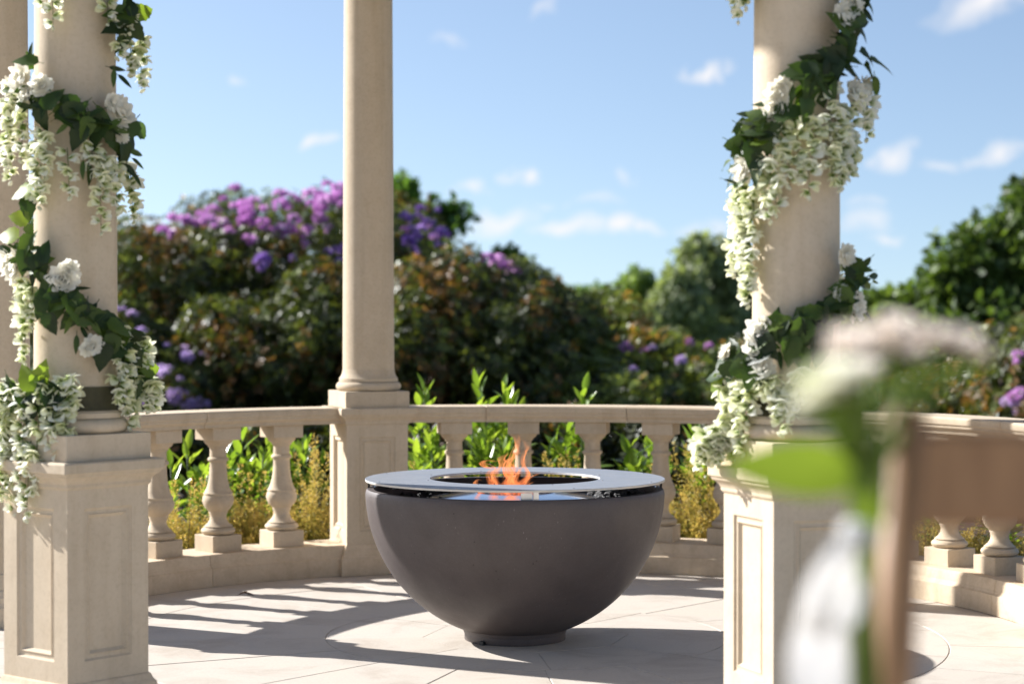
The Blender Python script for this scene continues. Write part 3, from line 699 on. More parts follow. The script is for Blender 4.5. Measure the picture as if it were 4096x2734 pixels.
def garland_factory(root, axis, seed):
    rg = random.Random(seed)
    ax = Vector((axis.x, axis.y, 0)); base = root.location.copy()
    def on(px, py, rad=.165):                         # a place on the garland's sleeve round this column
        d = at(px, py, 1.0) - Vector((0, 0, EYE)); dx, dy = d.x, d.y
        ox, oy = -ax.x, -ax.y
        A = dx * dx + dy * dy; B = 2 * (ox * dx + oy * dy); Cc = ox * ox + oy * oy - rad * rad
        D = B * B - 4 * A * Cc
        t_ = (-B - math.sqrt(D)) / (2 * A) if D > 0 else -B / (2 * A)
        return Vector((0, 0, EYE)) + d * t_
    def outw(p): v = Vector((p.x - ax.x, p.y - ax.y, 0)); return v.normalized()
    def put(name, me, parent, mat4):
        o = obj(name, me, parent); o.matrix_local = mat4; return o
    def leaf(px, py, kind, ang, s=1.0, rad=None, p=None):
        back = p is not None
        p = on(px, py, rg.uniform(.178, .212)) if p is None else p
        n = outw(p); tan = Vector((-n.y, n.x, 0))
        if not back:
            n = (n * .6 + Vector((-p.x, -p.y, 0)).normalized() * .5).normalized(); tan = Vector((-n.y, n.x, 0))
        if tan.x < 0: tan = -tan
        a = R(ang); f = tan * math.cos(a) + Vector((0, 0, 1)) * math.sin(a) + n * rg.uniform(-.1, .35)
        up = n + Vector((rg.uniform(-.8, .8), rg.uniform(-.4, .4), rg.uniform(-.2, 1.0)))
        me = rg.choice(LV[kind]); s *= rg.uniform(.85, 1.1)
        put('leaf', me, root, basis(p - base - f.normalized() * .04 * s, f, up, s))
    def blossom(px, py, rpx, rad=.198):
        p = on(px, py, rad); n = outw(p)
        f = n + Vector((rg.uniform(-.35, .35), rg.uniform(-.35, .1) - .15, rg.uniform(-.1, .45)))
        s = rpx * .92 * 1.74372 / FPX * ax.y
        q = Vector(f).to_track_quat('Z', 'Y').to_matrix().to_4x4()
        put('blossom', rg.choice(BLOS), root, Matrix.Translation(p - base - f.normalized() * s * .3) @ q @ Matrix.Diagonal((s, s, s, 1)))
    def raceme(px, y0, y1, rad=.172, wide=1.0, top=None, dens=1.0):
        p0 = on(px, y0, rad) if top is None else top
        L = (y1 - y0) * 1.74372 / FPX * p0.y; wide = wide * (1.25 if y0 > 840 else 1.15)
        n = outw(p0); lean = Vector((rg.uniform(-.06, .06), rg.uniform(-.06, .06), 0)) + n * .06
        st = [lean * (L * t_ * (1 - t_ * .3)) + Vector((0, 0, -L * t_)) for t_ in (0, .25, .5, .75, 1)]
        rc = obj('raceme', tube('raceme_stem', st, [.0016, .0014, .0012, .001, .0006], M['stemg'], 5), root, p0 - base)
        k = int(max(7, L / (.0165 * wide) * dens)); az = rg.uniform(0, 6.28)
        for i in range(k):
            t_ = (i + .4) / k; az += 2.4
            q = lean * (L * t_ * (1 - t_ * .3)) + Vector((0, 0, -L * t_))
            s = (.047 - .018 * t_ ** 1.3) * wide * rg.uniform(.85, 1.15); rr = (.007 + .009 * (1 - t_)) * wide
            hd = Vector((math.cos(az), math.sin(az), 0))
            if hd.dot(n) < -.35: hd = (hd + n * .9).normalized()
            if t_ > .90:
                put('floret_bud', BUD, rc, basis(q + hd * rr * .4, hd + Vector((0, 0, -1.5)), Vector((0, 0, 1)), s * .75)); continue
            put('floret', rg.choice(FLOR), rc, basis(q + hd * rr * .3, hd + Vector((0, 0, rg.uniform(-.55, .1))), Vector((rg.uniform(-.3, .3), rg.uniform(-.3, .3), 1)), s))
        return rc
    def vine(pts, rad=.150, r=.0045, back=False):
        P = [on(x, y, rad) - base for (x, y) in pts]
        obj('vine_stem', tube('vine_stem', P, r, M['stemg'], 6), root)
        for i in range(len(pts) - 1):                 # dark leaves all along the vine
            for j in range(6):
                f = rg.random(); x = pts[i][0] + (pts[i + 1][0] - pts[i][0]) * f + rg.uniform(-14, 14); y = pts[i][1] + (pts[i + 1][1] - pts[i][1]) * f + rg.uniform(-18, 30)
                leaf(x, y, rg.choice(('big', 'small', 'small', 'small')), rg.uniform(-190, 40), 1.1)
    def back_wrap(a0, a1, z0, z1, n):                 # the garland goes on round the back of the shaft
        P = []
        for i in range(17):
            a = a0 + (a1 - a0) * i / 16; z = z0 + (z1 - z0) * i / 16
            P.append(Vector((ax.x + .15 * math.cos(a), ax.y + .15 * math.sin(a), z)) - base)
        obj('vine_stem', tube('vine_stem', P, .0045, M['stemg'], 6), root)
        for i in range(n):
            f = (i + .5) / n; a = a0 + (a1 - a0) * f; z = z0 + (z1 - z0) * f
            p = Vector((ax.x + .165 * math.cos(a), ax.y + .165 * math.sin(a), z + rg.uniform(-.03, .03)))
            leaf(0, 0, rg.choice(('big', 'small', 'small')), rg.uniform(-120, 100), 1, p=p)
            if i % 3 == 1: raceme(0, 0, rg.uniform(70, 130), top=p + Vector((0, 0, -.02)))
    return leaf, blossom, raceme, vine, back_wrap, on

# ---- left garland
gl = tag(empty('flower_garland', (cols[3].x, cols[3].y, RAIL_T)), 'garland of white wisteria and dark leaves wound round the column away from the chair', 'garland')
leaf, blossom, raceme, vine, back_wrap, on = garland_factory(gl, cols[3], 21)
vine([(10, 190), (60, 215), (110, 235), (160, 258), (210, 275), (260, 285), (290, 300)])
vine([(20, 560), (60, 585), (100, 620), (140, 670), (180, 710), (230, 745), (280, 775), (320, 800)])
vine([(20, 900), (60, 905), (100, 915), (150, 900)])
back_wrap(R(-10), R(170), 1.27 - (300 * 1.7437 - 1287) / FPX * 6.3, 1.27 - (545 * 1.7437 - 1287) / FPX * 6.3, 9)
back_wrap(R(-10), R(170), 1.27 - (800 * 1.7437 - 1287) / FPX * 6.3, 1.27 - (890 * 1.7437 - 1287) / FPX * 6.3, 9)
back_wrap(R(-20), R(170), 2.62, 2.10, 9)
vine([(330, -160), (300, -60), (285, 10), (280, 60)])
for a in [q_ for i_, q_ in enumerate([(122, -60, 76), (105, -80, 30), (243, -60, 70), (252, -20, 110), (268, 40, 145), (290, 20, 120), (322, 85, 217), (300, 100, 180), (318, 30, 120),
          (22, 235, 400), (38, 225, 430), (55, 240, 380), (30, 200, 330), (70, 280, 440), (95, 310, 487), (105, 300, 420), (80, 330, 470), (155, 340, 464), (140, 310, 400), (228, 360, 545), (240, 345, 460), (212, 330, 400), (262, 370, 500), (286, 410, 590), (300, 400, 520),
          (62, 655, 847), (50, 640, 780), (75, 650, 760), (45, 740, 830), (280, 745, 920), (268, 740, 850), (292, 780, 905), (328, 785, 850), (349, 865, 946), (335, 880, 950), (296, 905, 990), (310, 830, 960), (270, 860, 940),
          (38, 870, 1150), (20, 880, 1080), (60, 890, 1120), (70, 1010, 1202), (12, 1000, 1155), (40, 1040, 1190), (85, 1000, 1120), (150, 857, 1057), (165, 870, 960), (127, 915, 1060), (110, 870, 1000), (140, 940, 1040), (90, 880, 1010), (30, 930, 1100), (5, 900, 1000)]) if i_ % 5 != 3 or q_[1] > 840]:
    raceme(*a)
for a in [(43, 180, 42), (15, 200, 26), (95, 195, 30), (60, 215, 28), (280, 255, 44), (262, 235, 26), (283, 312, 20), (145, 640, 42), (160, 615, 24), (30, 612, 44), (8, 600, 34), (215, 790, 26), (200, 800, 20)]: blossom(*a)
for (x, y, k, an) in [(95, 265, 'big', -80), (45, 243, 'big', -130), (160, 232, 'big', 150), (190, 262, 'big', -40), (140, 298, 'small', -140), (215, 285, 'big', -70), (170, 250, 'big', 20), (120, 228, 'big', 60), (235, 278, 'big', 170), (200, 292, 'big', -100), (258, 290, 'big', -20), (245, 300, 'big', -60),
                      (325, 298, 'big', 20), (300, 325, 'big', -30), (318, 352, 'small', -8), (322, 378, 'small', -30), (305, 395, 'small', -45), (318, 415, 'small', -60), (288, 350, 'big', -80), (190, 395, 'small', -95), (208, 405, 'small', -80), (225, 310, 'ivy', -60), (200, 355, 'ivy', -90), (275, 345, 'small', -95), (262, 322, 'big', -60), (180, 310, 'big', -120), (150, 270, 'big', -30),
                      (50, 440, 'bright', -170), (65, 475, 'big', -80), (45, 500, 'bright', 170), (20, 540, 'bright', 170), (60, 560, 'big', -120), (75, 545, 'small', 80), (100, 580, 'big', 80), (90, 610, 'big', -80), (75, 640, 'small', -95),
                      (180, 690, 'big', -20), (190, 660, 'small', 10), (130, 705, 'big', -100), (155, 750, 'small', -110), (175, 795, 'small', -92), (198, 770, 'small', -60), (222, 755, 'small', -60), (240, 770, 'small', -70), (235, 815, 'big', -95), (250, 735, 'big', -10), (115, 740, 'big', -70), (165, 700, 'big', -60), (210, 720, 'big', -30), (140, 690, 'big', -150), (270, 750, 'big', -20), (182, 705, 'ivy', -30), (186, 738, 'ivy', -60), (100, 690, 'big', -110), (255, 790, 'big', -100),
                      (345, 845, 'bright', 10), (312, 768, 'big', 10), (305, 810, 'big', -60), (330, 870, 'big', -100), (300, 880, 'small', -90), (318, 900, 'small', -100),
                      (62, 868, 'bright', 120), (92, 862, 'bright', 60), (80, 910, 'big', -60), (110, 930, 'big', -110), (95, 950, 'small', -80), (15, 895, 'big', 170), (10, 925, 'bright', -160), (125, 905, 'small', 20),
                      (330, 28, 'bright', 25), (292, 40, 'big', -170), (300, 15, 'big', 100), (275, 160, 'small', -10), (292, 190, 'small', -40), (262, 185, 'small', -95), (310, 70, 'big', -50), (285, 90, 'big', -100), (65, 140, 'big', 170), (70, 118, 'small', 90)]:
    leaf(x, y, k, an)
obj('wrap_band', lathe('wrap_band', [(.1475, .992), (.1425, 1.0), (.139, 1.012), (.1365, 1.03), (.1362, 1.066), (.133, 1.067)], M['wrap'], 56, 30, False, False), gl, (0, 0, -RAIL_T))

# ---- right garland
gr_ = tag(empty('flower_garland', (cols[4].x, cols[4].y, RAIL_T)), 'garland of white wisteria and dark leaves wound round the column behind the wooden chair', 'garland')
leaf, blossom, raceme, vine, back_wrap, on = garland_factory(gr_, cols[4], 33)
vine([(1985, -60), (1960, 10), (1955, 70), (1945, 120), (1900, 160), (1850, 195), (1800, 245), (1750, 285), (1710, 320), (1695, 370), (1690, 410)])
vine([(1975, 600), (1965, 650), (1950, 690), (1900, 715), (1850, 745), (1800, 770), (1750, 790), (1710, 825), (1680, 860)])
back_wrap(R(180), R(10), 1.27 - (410 * 1.7437 - 1287) / FPX * 5.95, 1.27 - (610 * 1.7437 - 1287) / FPX * 5.95, 9)
back_wrap(R(180), R(10), 1.27 - (870 * 1.7437 - 1287) / FPX * 5.95, 1.27 - (905 * 1.7437 - 1287) / FPX * 5.95, 8)
back_wrap(R(190), R(20), 2.72, 2.25, 9)
for a in [q_ for i_, q_ in enumerate([(1702, -70, 62), (1690, -60, 40), (1716, -60, 30), (1951, -30, 60),
          (1951, 225, 395), (1965, 215, 330), (1985, 230, 330), (1935, 240, 380), (1914, 256, 446), (1925, 300, 440), (1900, 200, 330), (1890, 260, 400), (1870, 263, 380), (1852, 340, 465), (1838, 300, 400), (1826, 285, 420), (1810, 330, 440), (1880, 320, 430), (1860, 270, 360), (1768, 347, 520), (1778, 400, 505), (1755, 350, 450), (1800, 290, 380), (1790, 330, 410), (1905, 340, 420), (1945, 330, 420),
          (1713, 425, 600), (1700, 420, 530), (1690, 440, 540), (1722, 520, 713), (1705, 530, 650), (1685, 560, 640), (1716, 600, 700), (1728, 440, 560), (1695, 500, 600), (1710, 480, 610),
          (1689, 885, 1060), (1705, 900, 1000), (1720, 880, 980), (1675, 930, 1040), (1660, 960, 1060), (1640, 975, 1067), (1690, 960, 1065), (1612, 1015, 1083), (1625, 990, 1070), (1705, 960, 1050), (1650, 1000, 1075), (1797, 880, 1007), (1785, 890, 970), (1808, 880, 970), (1825, 860, 950), (1770, 850, 920), (1735, 850, 930), (1840, 850, 930), (1700, 850, 960), (1670, 890, 990)]) if i_ % 3 != 2 or q_[1] > 840 or q_[0] < 1735 or q_[2] > 440]:
    raceme(*a)
for a in [(1785, 215, 36), (1775, 250, 34), (1795, 195, 22), (1969, 216, 44), (1990, 200, 30), (1940, 40, 40), (1955, 10, 34), (1698, 388, 36), (1704, 405, 22), (1945, 584, 30), (1966, 700, 40), (1930, 672, 24), (1950, 690, 26), (1740, 760, 40), (1735, 800, 38), (1752, 745, 28), (1661, 805, 26), (1677, 856, 24), (1753, 842, 28)]: blossom(*a)
for (x, y, k, an) in [(1962, 176, 'big', -25), (1936, 58, 'big', 140), (1973, 70, 'big', -30), (1950, 85, 'big', -90), (2000, 20, 'small', -25), (1992, 36, 'small', -30), (1985, 55, 'small', 20), (2020, 148, 'big', -15), (1990, 130, 'big', -20), (1998, 168, 'big', -30), (1900, 117, 'small', 150), (1915, 125, 'big', 170), (1875, 145, 'big', 170), (1856, 160, 'big', 160), (1835, 165, 'big', 175), (1826, 180, 'small', 190), (1885, 170, 'big', 200), (1910, 160, 'big', -120), (1940, 110, 'big', -100), (1860, 200, 'big', -100), (1841, 225, 'big', -110), (1880, 215, 'big', -80), (1900, 195, 'big', -60), (1850, 250, 'big', -80),
                      (1706, 262, 'small', 170), (1684, 295, 'small', 195), (1676, 330, 'small', 215), (1724, 290, 'bright', 200), (1740, 300, 'big', 190), (1715, 310, 'big', 200), (1735, 318, 'bright', 170), (1760, 300, 'big', -160), (1658, 379, 'small', 195), (1669, 424, 'small', 240), (1742, 238, 'small', 165), (1700, 335, 'big', 220), (1745, 270, 'big', 150), (1690, 350, 'big', 240), (1725, 350, 'big', -90), (1735, 385, 'big', -110), (1990, 235, 'small', -60), (2010, 205, 'small', -70), (1810, 280, 'big', -100),
                      (1785, 737, 'bright', 20), (1775, 745, 'big', 60), (1872, 716, 'bright', 15), (1995, 616, 'small', 10), (2010, 632, 'small', 5), (2019, 644, 'ivy', 10), (2003, 665, 'ivy', -30), (1985, 655, 'small', -10), (1680, 800, 'big', 120), (1641, 880, 'bright', 205), (1640, 862, 'big', 180), (1906, 729, 'big', 200), (1922, 693, 'big', 20), (1866, 790, 'small', -80), (1946, 640, 'big', -100), (1960, 620, 'big', -90), (1940, 660, 'big', 180), (1653, 922, 'ivy', 240), (1760, 790, 'big', -60), (1800, 765, 'big', 30), (1830, 755, 'big', -90), (1890, 740, 'big', -70), (1850, 770, 'big', -100), (1815, 800, 'big', -95), (1700, 830, 'big', 200), (1720, 860, 'big', -100), (1790, 830, 'small', -80), (1745, 870, 'small', -100), (1860, 740, 'big', 10), (1975, 640, 'big', 30), (1915, 705, 'big', -20), (1880, 800, 'big', -100), (1840, 820, 'big', -80), (1995, 725, 'small', -40), (1655, 838, 'big', 150)]:
    leaf(x, y, k, an)
obj('wrap_band', lathe('wrap_band', [(.1475, .992), (.1425, 1.0), (.139, 1.012), (.1365, 1.03), (.1362, 1.066), (.133, 1.067)], M['wrap'], 56, 30, False, False), gr_, (0, 0, -RAIL_T))

# ================================================================= planting behind the balustrade
lau_leaf = [leaf_mesh('leaf', .125, .030, M['laurel'], 'lance', .3, .12, 7), leaf_mesh('leaf', .11, .028, M['laurel'], 'lance', .45, -.05, 7), leaf_mesh('leaf', .095, .026, M['laurel'], 'lance', .2, .3, 7)]
def ring_Y(px, r):                                     # distance at which the sight line px leaves the circle of radius r round the temple
    k = (px * 1.74372 - 2048) / FPX; A = k * k + 1; B = -2 * (k * GC.x + GC.y); C = GC.x ** 2 + GC.y ** 2 - r * r
    return (-B + math.sqrt(max(0, B * B - 4 * A * C))) / (2 * A)
def laurel(px, top_py, Y, seed, label, nst=4):
    Y = max(Y, ring_Y(px, 3.02))
    r = random.Random(seed); b = at(px, 0, Y); h = at(px, top_py, Y).z
    root = tag(empty('laurel', (b.x, Y, -.02)), label, 'shrub', 'young laurels planted behind the balustrade')
    for s in range(nst):
        a = r.uniform(0, 6.28); sp = r.uniform(.02, .12) if s else .01; hh = (h + .02) * (1 if s == 0 else r.uniform(.68, .93)) - .07
        top = Vector((math.cos(a) * sp, math.sin(a) * sp, hh)); pts = [Vector((math.cos(a), math.sin(a), 0)) * .02 * (s > 0), top * .5 + Vector((math.cos(a) * .03, math.sin(a) * .03, 0)), top]
        obj('stem', tube('stem', pts, [.008, .006, .003], M['stemg'], 6), root)
        k = int(10 + hh * 18); az = r.uniform(0, 6.28)
        for i in range(k):
            f = .22 + .78 * (i + .5) / k; az += 2.4
            p = pts[0].lerp(pts[1], f * 2) if f < .5 else pts[1].lerp(pts[2], f * 2 - 1)
            el = .25 + .95 * f ** 3 + r.uniform(-.2, .25)
            d = Vector((math.cos(az) * math.cos(el), math.sin(az) * math.cos(el), math.sin(el)))
            o = obj('leaf', r.choice(lau_leaf), root); o.matrix_local = basis(p + d * .02, d, Vector((0, 0, 1)) + Vector((r.uniform(-.3, .3), r.uniform(-.3, .3), 0)), r.uniform(.95, 1.35) * (1 if f < .9 else .85))
LAU = [(425, 1005, 10.55, 'in the gap by the garlanded pedestal away from the chair'), (560, 972, 11.0, 'in the middle gap of the balustrade between the bare columns'), (692, 985, 11.1, 'in the gap beside the sunlit face of the bare pedestal'),
       (968, 868, 11.35, 'rising above the rail next to the bare column behind the bowl'), (1096, 852, 11.45, 'tallest above the rail, behind the flame'), (1155, 868, 11.6, 'with a forked tip above the rail, near the flame'),
       (1300, 968, 11.3, 'reaching just under the rail, between the flame and the lone tip'), (1338, 872, 11.5, 'as a lone tip above the rail, nearest the chair'), (1440, 990, 11.25, 'under the rail behind the fourth baluster from the bare column'), (1592, 968, 11.1, 'under the rail beside the garland next to the chair'),
       (985, 990, 11.1, 'low under the rail at the shaded face of the bare pedestal'), (1500, 980, 11.5, 'under the rail between the last two balusters before the garland'), (1120, 975, 11.1, 'low under the rail, straight behind the flame'), (505, 1010, 11.0, 'hidden by the second baluster between the bare columns'), (620, 1000, 11.2, 'hidden by the third baluster between the bare columns'),
       (2150, 1010, 10.2, 'hidden behind the top rail of the chair, near its post'), (2290, 1020, 9.9, 'hidden behind the top rail of the chair, away from its post')]
for i, (px, py, Y, lb) in enumerate(LAU): laurel(px, py, Y, 100 + i, 'young bright green laurel ' + lb, 5)

def leaf_cloud(name, P, D, N, L, W, C, mat, fold=.25):      # P,D,N arrays: place, direction, normal of every leaf; folded 4-triangle leaves
    n = len(P); D = D / np.linalg.norm(D, axis=1, keepdims=True)
    S = np.cross(D, N); S /= np.linalg.norm(S, axis=1, keepdims=True) + 1e-9; N = np.cross(S, D)
    L = L[:, None]; W = W[:, None]
    b = P; m = P + D * L * .5 - N * W * fold; tpt = P + D * L - N * L * .12
    l = P + D * L * .48 + S * W; r = P + D * L * .48 - S * W
    V = np.stack([b, m, tpt, l, r], 1).reshape(-1, 3)
    i = (np.arange(n) * 5)[:, None]
    T = np.concatenate([i + np.array([[0, 1, 3]]), i + np.array([[1, 2, 3]]), i + np.array([[0, 4, 1]]), i + np.array([[1, 4, 2]])], 1).reshape(-1, 3)
    me = bpy.data.meshes.new(name); nt = len(T)
    me.vertices.add(len(V)); me.vertices.foreach_set('co', V.astype(np.float32).ravel())
    me.loops.add(nt * 3); me.loops.foreach_set('vertex_index', T.astype(np.int32).ravel())
    me.polygons.add(nt); me.polygons.foreach_set('loop_start', np.arange(nt, dtype=np.int32) * 3); me.polygons.foreach_set('loop_total', np.full(nt, 3, dtype=np.int32))
    me.update(calc_edges=True)
    ca = me.color_attributes.new('tint', 'FLOAT_COLOR', 'POINT')
    cc = np.concatenate([np.repeat(C, 5, 0), np.ones((n * 5, 1))], 1).astype(np.float32); ca.data.foreach_set('color', cc.ravel())
    me.materials.append(mat); return me

def golden(px, Y, h, seed, label):
    Y = max(ring_Y(px, 2.72), min(Y, ring_Y(px, 2.8)))
    rg = np.random.default_rng(seed); b = at(px, 0, Y)
    root = tag(empty('golden_shrub', (b.x, Y, -.02)), label, 'shrub', 'golden shrubs edging the planting bed')
    P, D, Cc = [], [], []
    for s in range(85):
        a = rg.uniform(0, 6.28); sp = .21 * rg.uniform(0, 1) ** .6; top = h * rg.uniform(.34, .72) * (1 - (sp / .3) ** 2 * .5)
        if s < 7: top = h * rg.uniform(.80, 1.08); sp *= .8
        base = np.array([math.cos(a) * sp * .35, math.sin(a) * sp * .35, 0]); tip = np.array([math.cos(a) * sp * 1.15, math.sin(a) * sp * 1.15, top])
        k = int((170 if s >= 7 else 120) * top / .4)
        t_ = rg.uniform(.12, 1, k); az = rg.uniform(0, 6.28, k); rr = (.045 * (1 - t_ ** 1.5) + .006) * rg.uniform(.2, 1, k)
        p = base + (tip - base) * t_[:, None] + np.stack([np.cos(az) * rr, np.sin(az) * rr, rr * .3], 1)
        d = np.stack([np.cos(az), np.sin(az), rg.uniform(.3, 1.6, k)], 1)
        g = np.clip(t_ * 1.25 - .25 + rg.normal(0, .12, k), 0, 1)[:, None]
        c = np.array([.16, .19, .035]) * (1 - g) + np.array([.54, .41, .13]) * g
        P.append(p); D.append(d); Cc.append(c)
    P = np.concatenate(P); D = np.concatenate(D); Cc = np.concatenate(Cc); n = len(P)
    N = rg.normal(0, 1, (n, 3)) + np.array([0, 0, .8])
    tag(obj('foliage', leaf_cloud('foliage', P, D, N, rg.uniform(.012, .022, n), rg.uniform(.0028, .005, n), Cc, M['gold']), root), kind='stuff')
    for k in range(5):
        a = k * 1.26; obj('stem', tube('stem', [(0, 0, 0), (math.cos(a) * .04, math.sin(a) * .04, h * .35), (math.cos(a) * .10, math.sin(a) * .10, h * .6)], [.006, .004, .002], M['bark'], 5), root)
GOLD = [(428, 9.85, .50, 'in the gap by the garlanded pedestal away from the chair'), (575, 10.35, .52, 'in the middle gap of the balustrade between the bare columns'), (722, 10.6, .64, 'with a tall spike beside the sunlit face of the bare pedestal'), (500, 10.5, .36, 'behind the second baluster between the bare columns'), (650, 10.7, .36, 'behind the third baluster between the bare columns'),
        (985, 10.85, .50, 'at the shaded face of the bare pedestal, under the rail'), (1110, 10.95, .46, 'behind the flame'), (1290, 10.95, .56, 'behind the steel ring, between the flame and the lone laurel tip'), (1440, 10.85, .48, 'behind the steel ring, by the fourth baluster from the bare column'), (1592, 10.6, .62, 'with many ochre spikes beside the garland next to the chair'), (1660, 10.5, .5, 'hidden behind the pedestal next to the chair'),
        (2120, 9.9, .42, 'showing under the chair rail, beside its post'), (2215, 9.5, .40, 'showing under the chair rail, between two balusters'), (2320, 9.15, .40, 'showing under the chair rail, furthest from its post')]
for i, (px, Y, h, lb) in enumerate(GOLD): golden(px, Y, h, 300 + i, 'golden ochre feathery shrub ' + lb)

# ---------------------------------------------------------------- rhododendrons
def truss_mesh(seed, mat):
    r = random.Random(seed); V, F = [], []
    for k in range(11):
        el = math.asin(r.uniform(-.1, 1)); a = k * 2.4 + r.uniform(-.5, .5)
        d = Vector((math.cos(a) * math.cos(el), math.sin(a) * math.cos(el), math.sin(el)))
        c = d * r.uniform(.045, .085); s = d.orthogonal().normalized(); u = d.cross(s)
        for j in range(5):
            b = 2 * math.pi * j / 5 + a; q = (s * math.cos(b) + u * math.sin(b)); w = d.cross(q)
            i0 = len(V); V += [c * .6, c + q * .018 + w * .014 + d * .012, c + q * .040 + d * .016, c + q * .018 - w * .014 + d * .012]; F.append((i0, i0 + 1, i0 + 2, i0 + 3))
    return mk('flower_truss', V, F, mat, True)
TR = {k: [truss_mesh(s + hash(k) % 5 if False else s, M[k]) for s in range(2)] for k in ('mag', 'mag_shade', 'lav')}

def blob_points(rg, n, lobes, shell=.35):
    """points near the surface of a union of ellipsoid lobes, with outward normals"""
    w = np.array([(l[3] * l[4] + l[4] * l[5] + l[3] * l[5]) for l in lobes]); w = w / w.sum()
    P, N = [], []
    idx = rg.choice(len(lobes), n * 3, p=w)
    d = rg.normal(0, 1, (n * 3, 3)); d /= np.linalg.norm(d, axis=1, keepdims=True)
    L = np.array([l[:6] for l in lobes])
    C, S = L[idx, :3], L[idx, 3:6]
    r = 1 - shell * rg.uniform(0, 1, (n * 3, 1)) ** 1.6 + rg.normal(0, .03, (n * 3, 1))
    P = C + d * S * r; N = d / S; N /= np.linalg.norm(N, axis=1, keepdims=True)
    keep = P[:, 2] > .05
    for l in lobes:                                   # drop what lies deep inside another lobe
        q = (P - np.array(l[:3])) / np.array(l[3:6]); keep &= (q * q).sum(1) > (1 - shell) ** 2 * .9
    P, N = P[keep][:n], N[keep][:n]
    return P, N

def sub_lobes(rg, big, k, f=(.28, .5)):
    """clumps sitting on the surface of the big lobes, so the outline is uneven"""
    out = list(big)
    for l in big:
        for i in range(k):
            d = rg.normal(0, 1, 3); d[2] = abs(d[2]) * .9 - .15; d /= np.linalg.norm(d)
            s = rg.uniform(*f)
            c = np.array(l[:3]) + d * np.array(l[3:6]) * .88
            out.append((c[0], c[1], c[2], l[3] * s, l[4] * s, l[5] * s * .9))
    return out

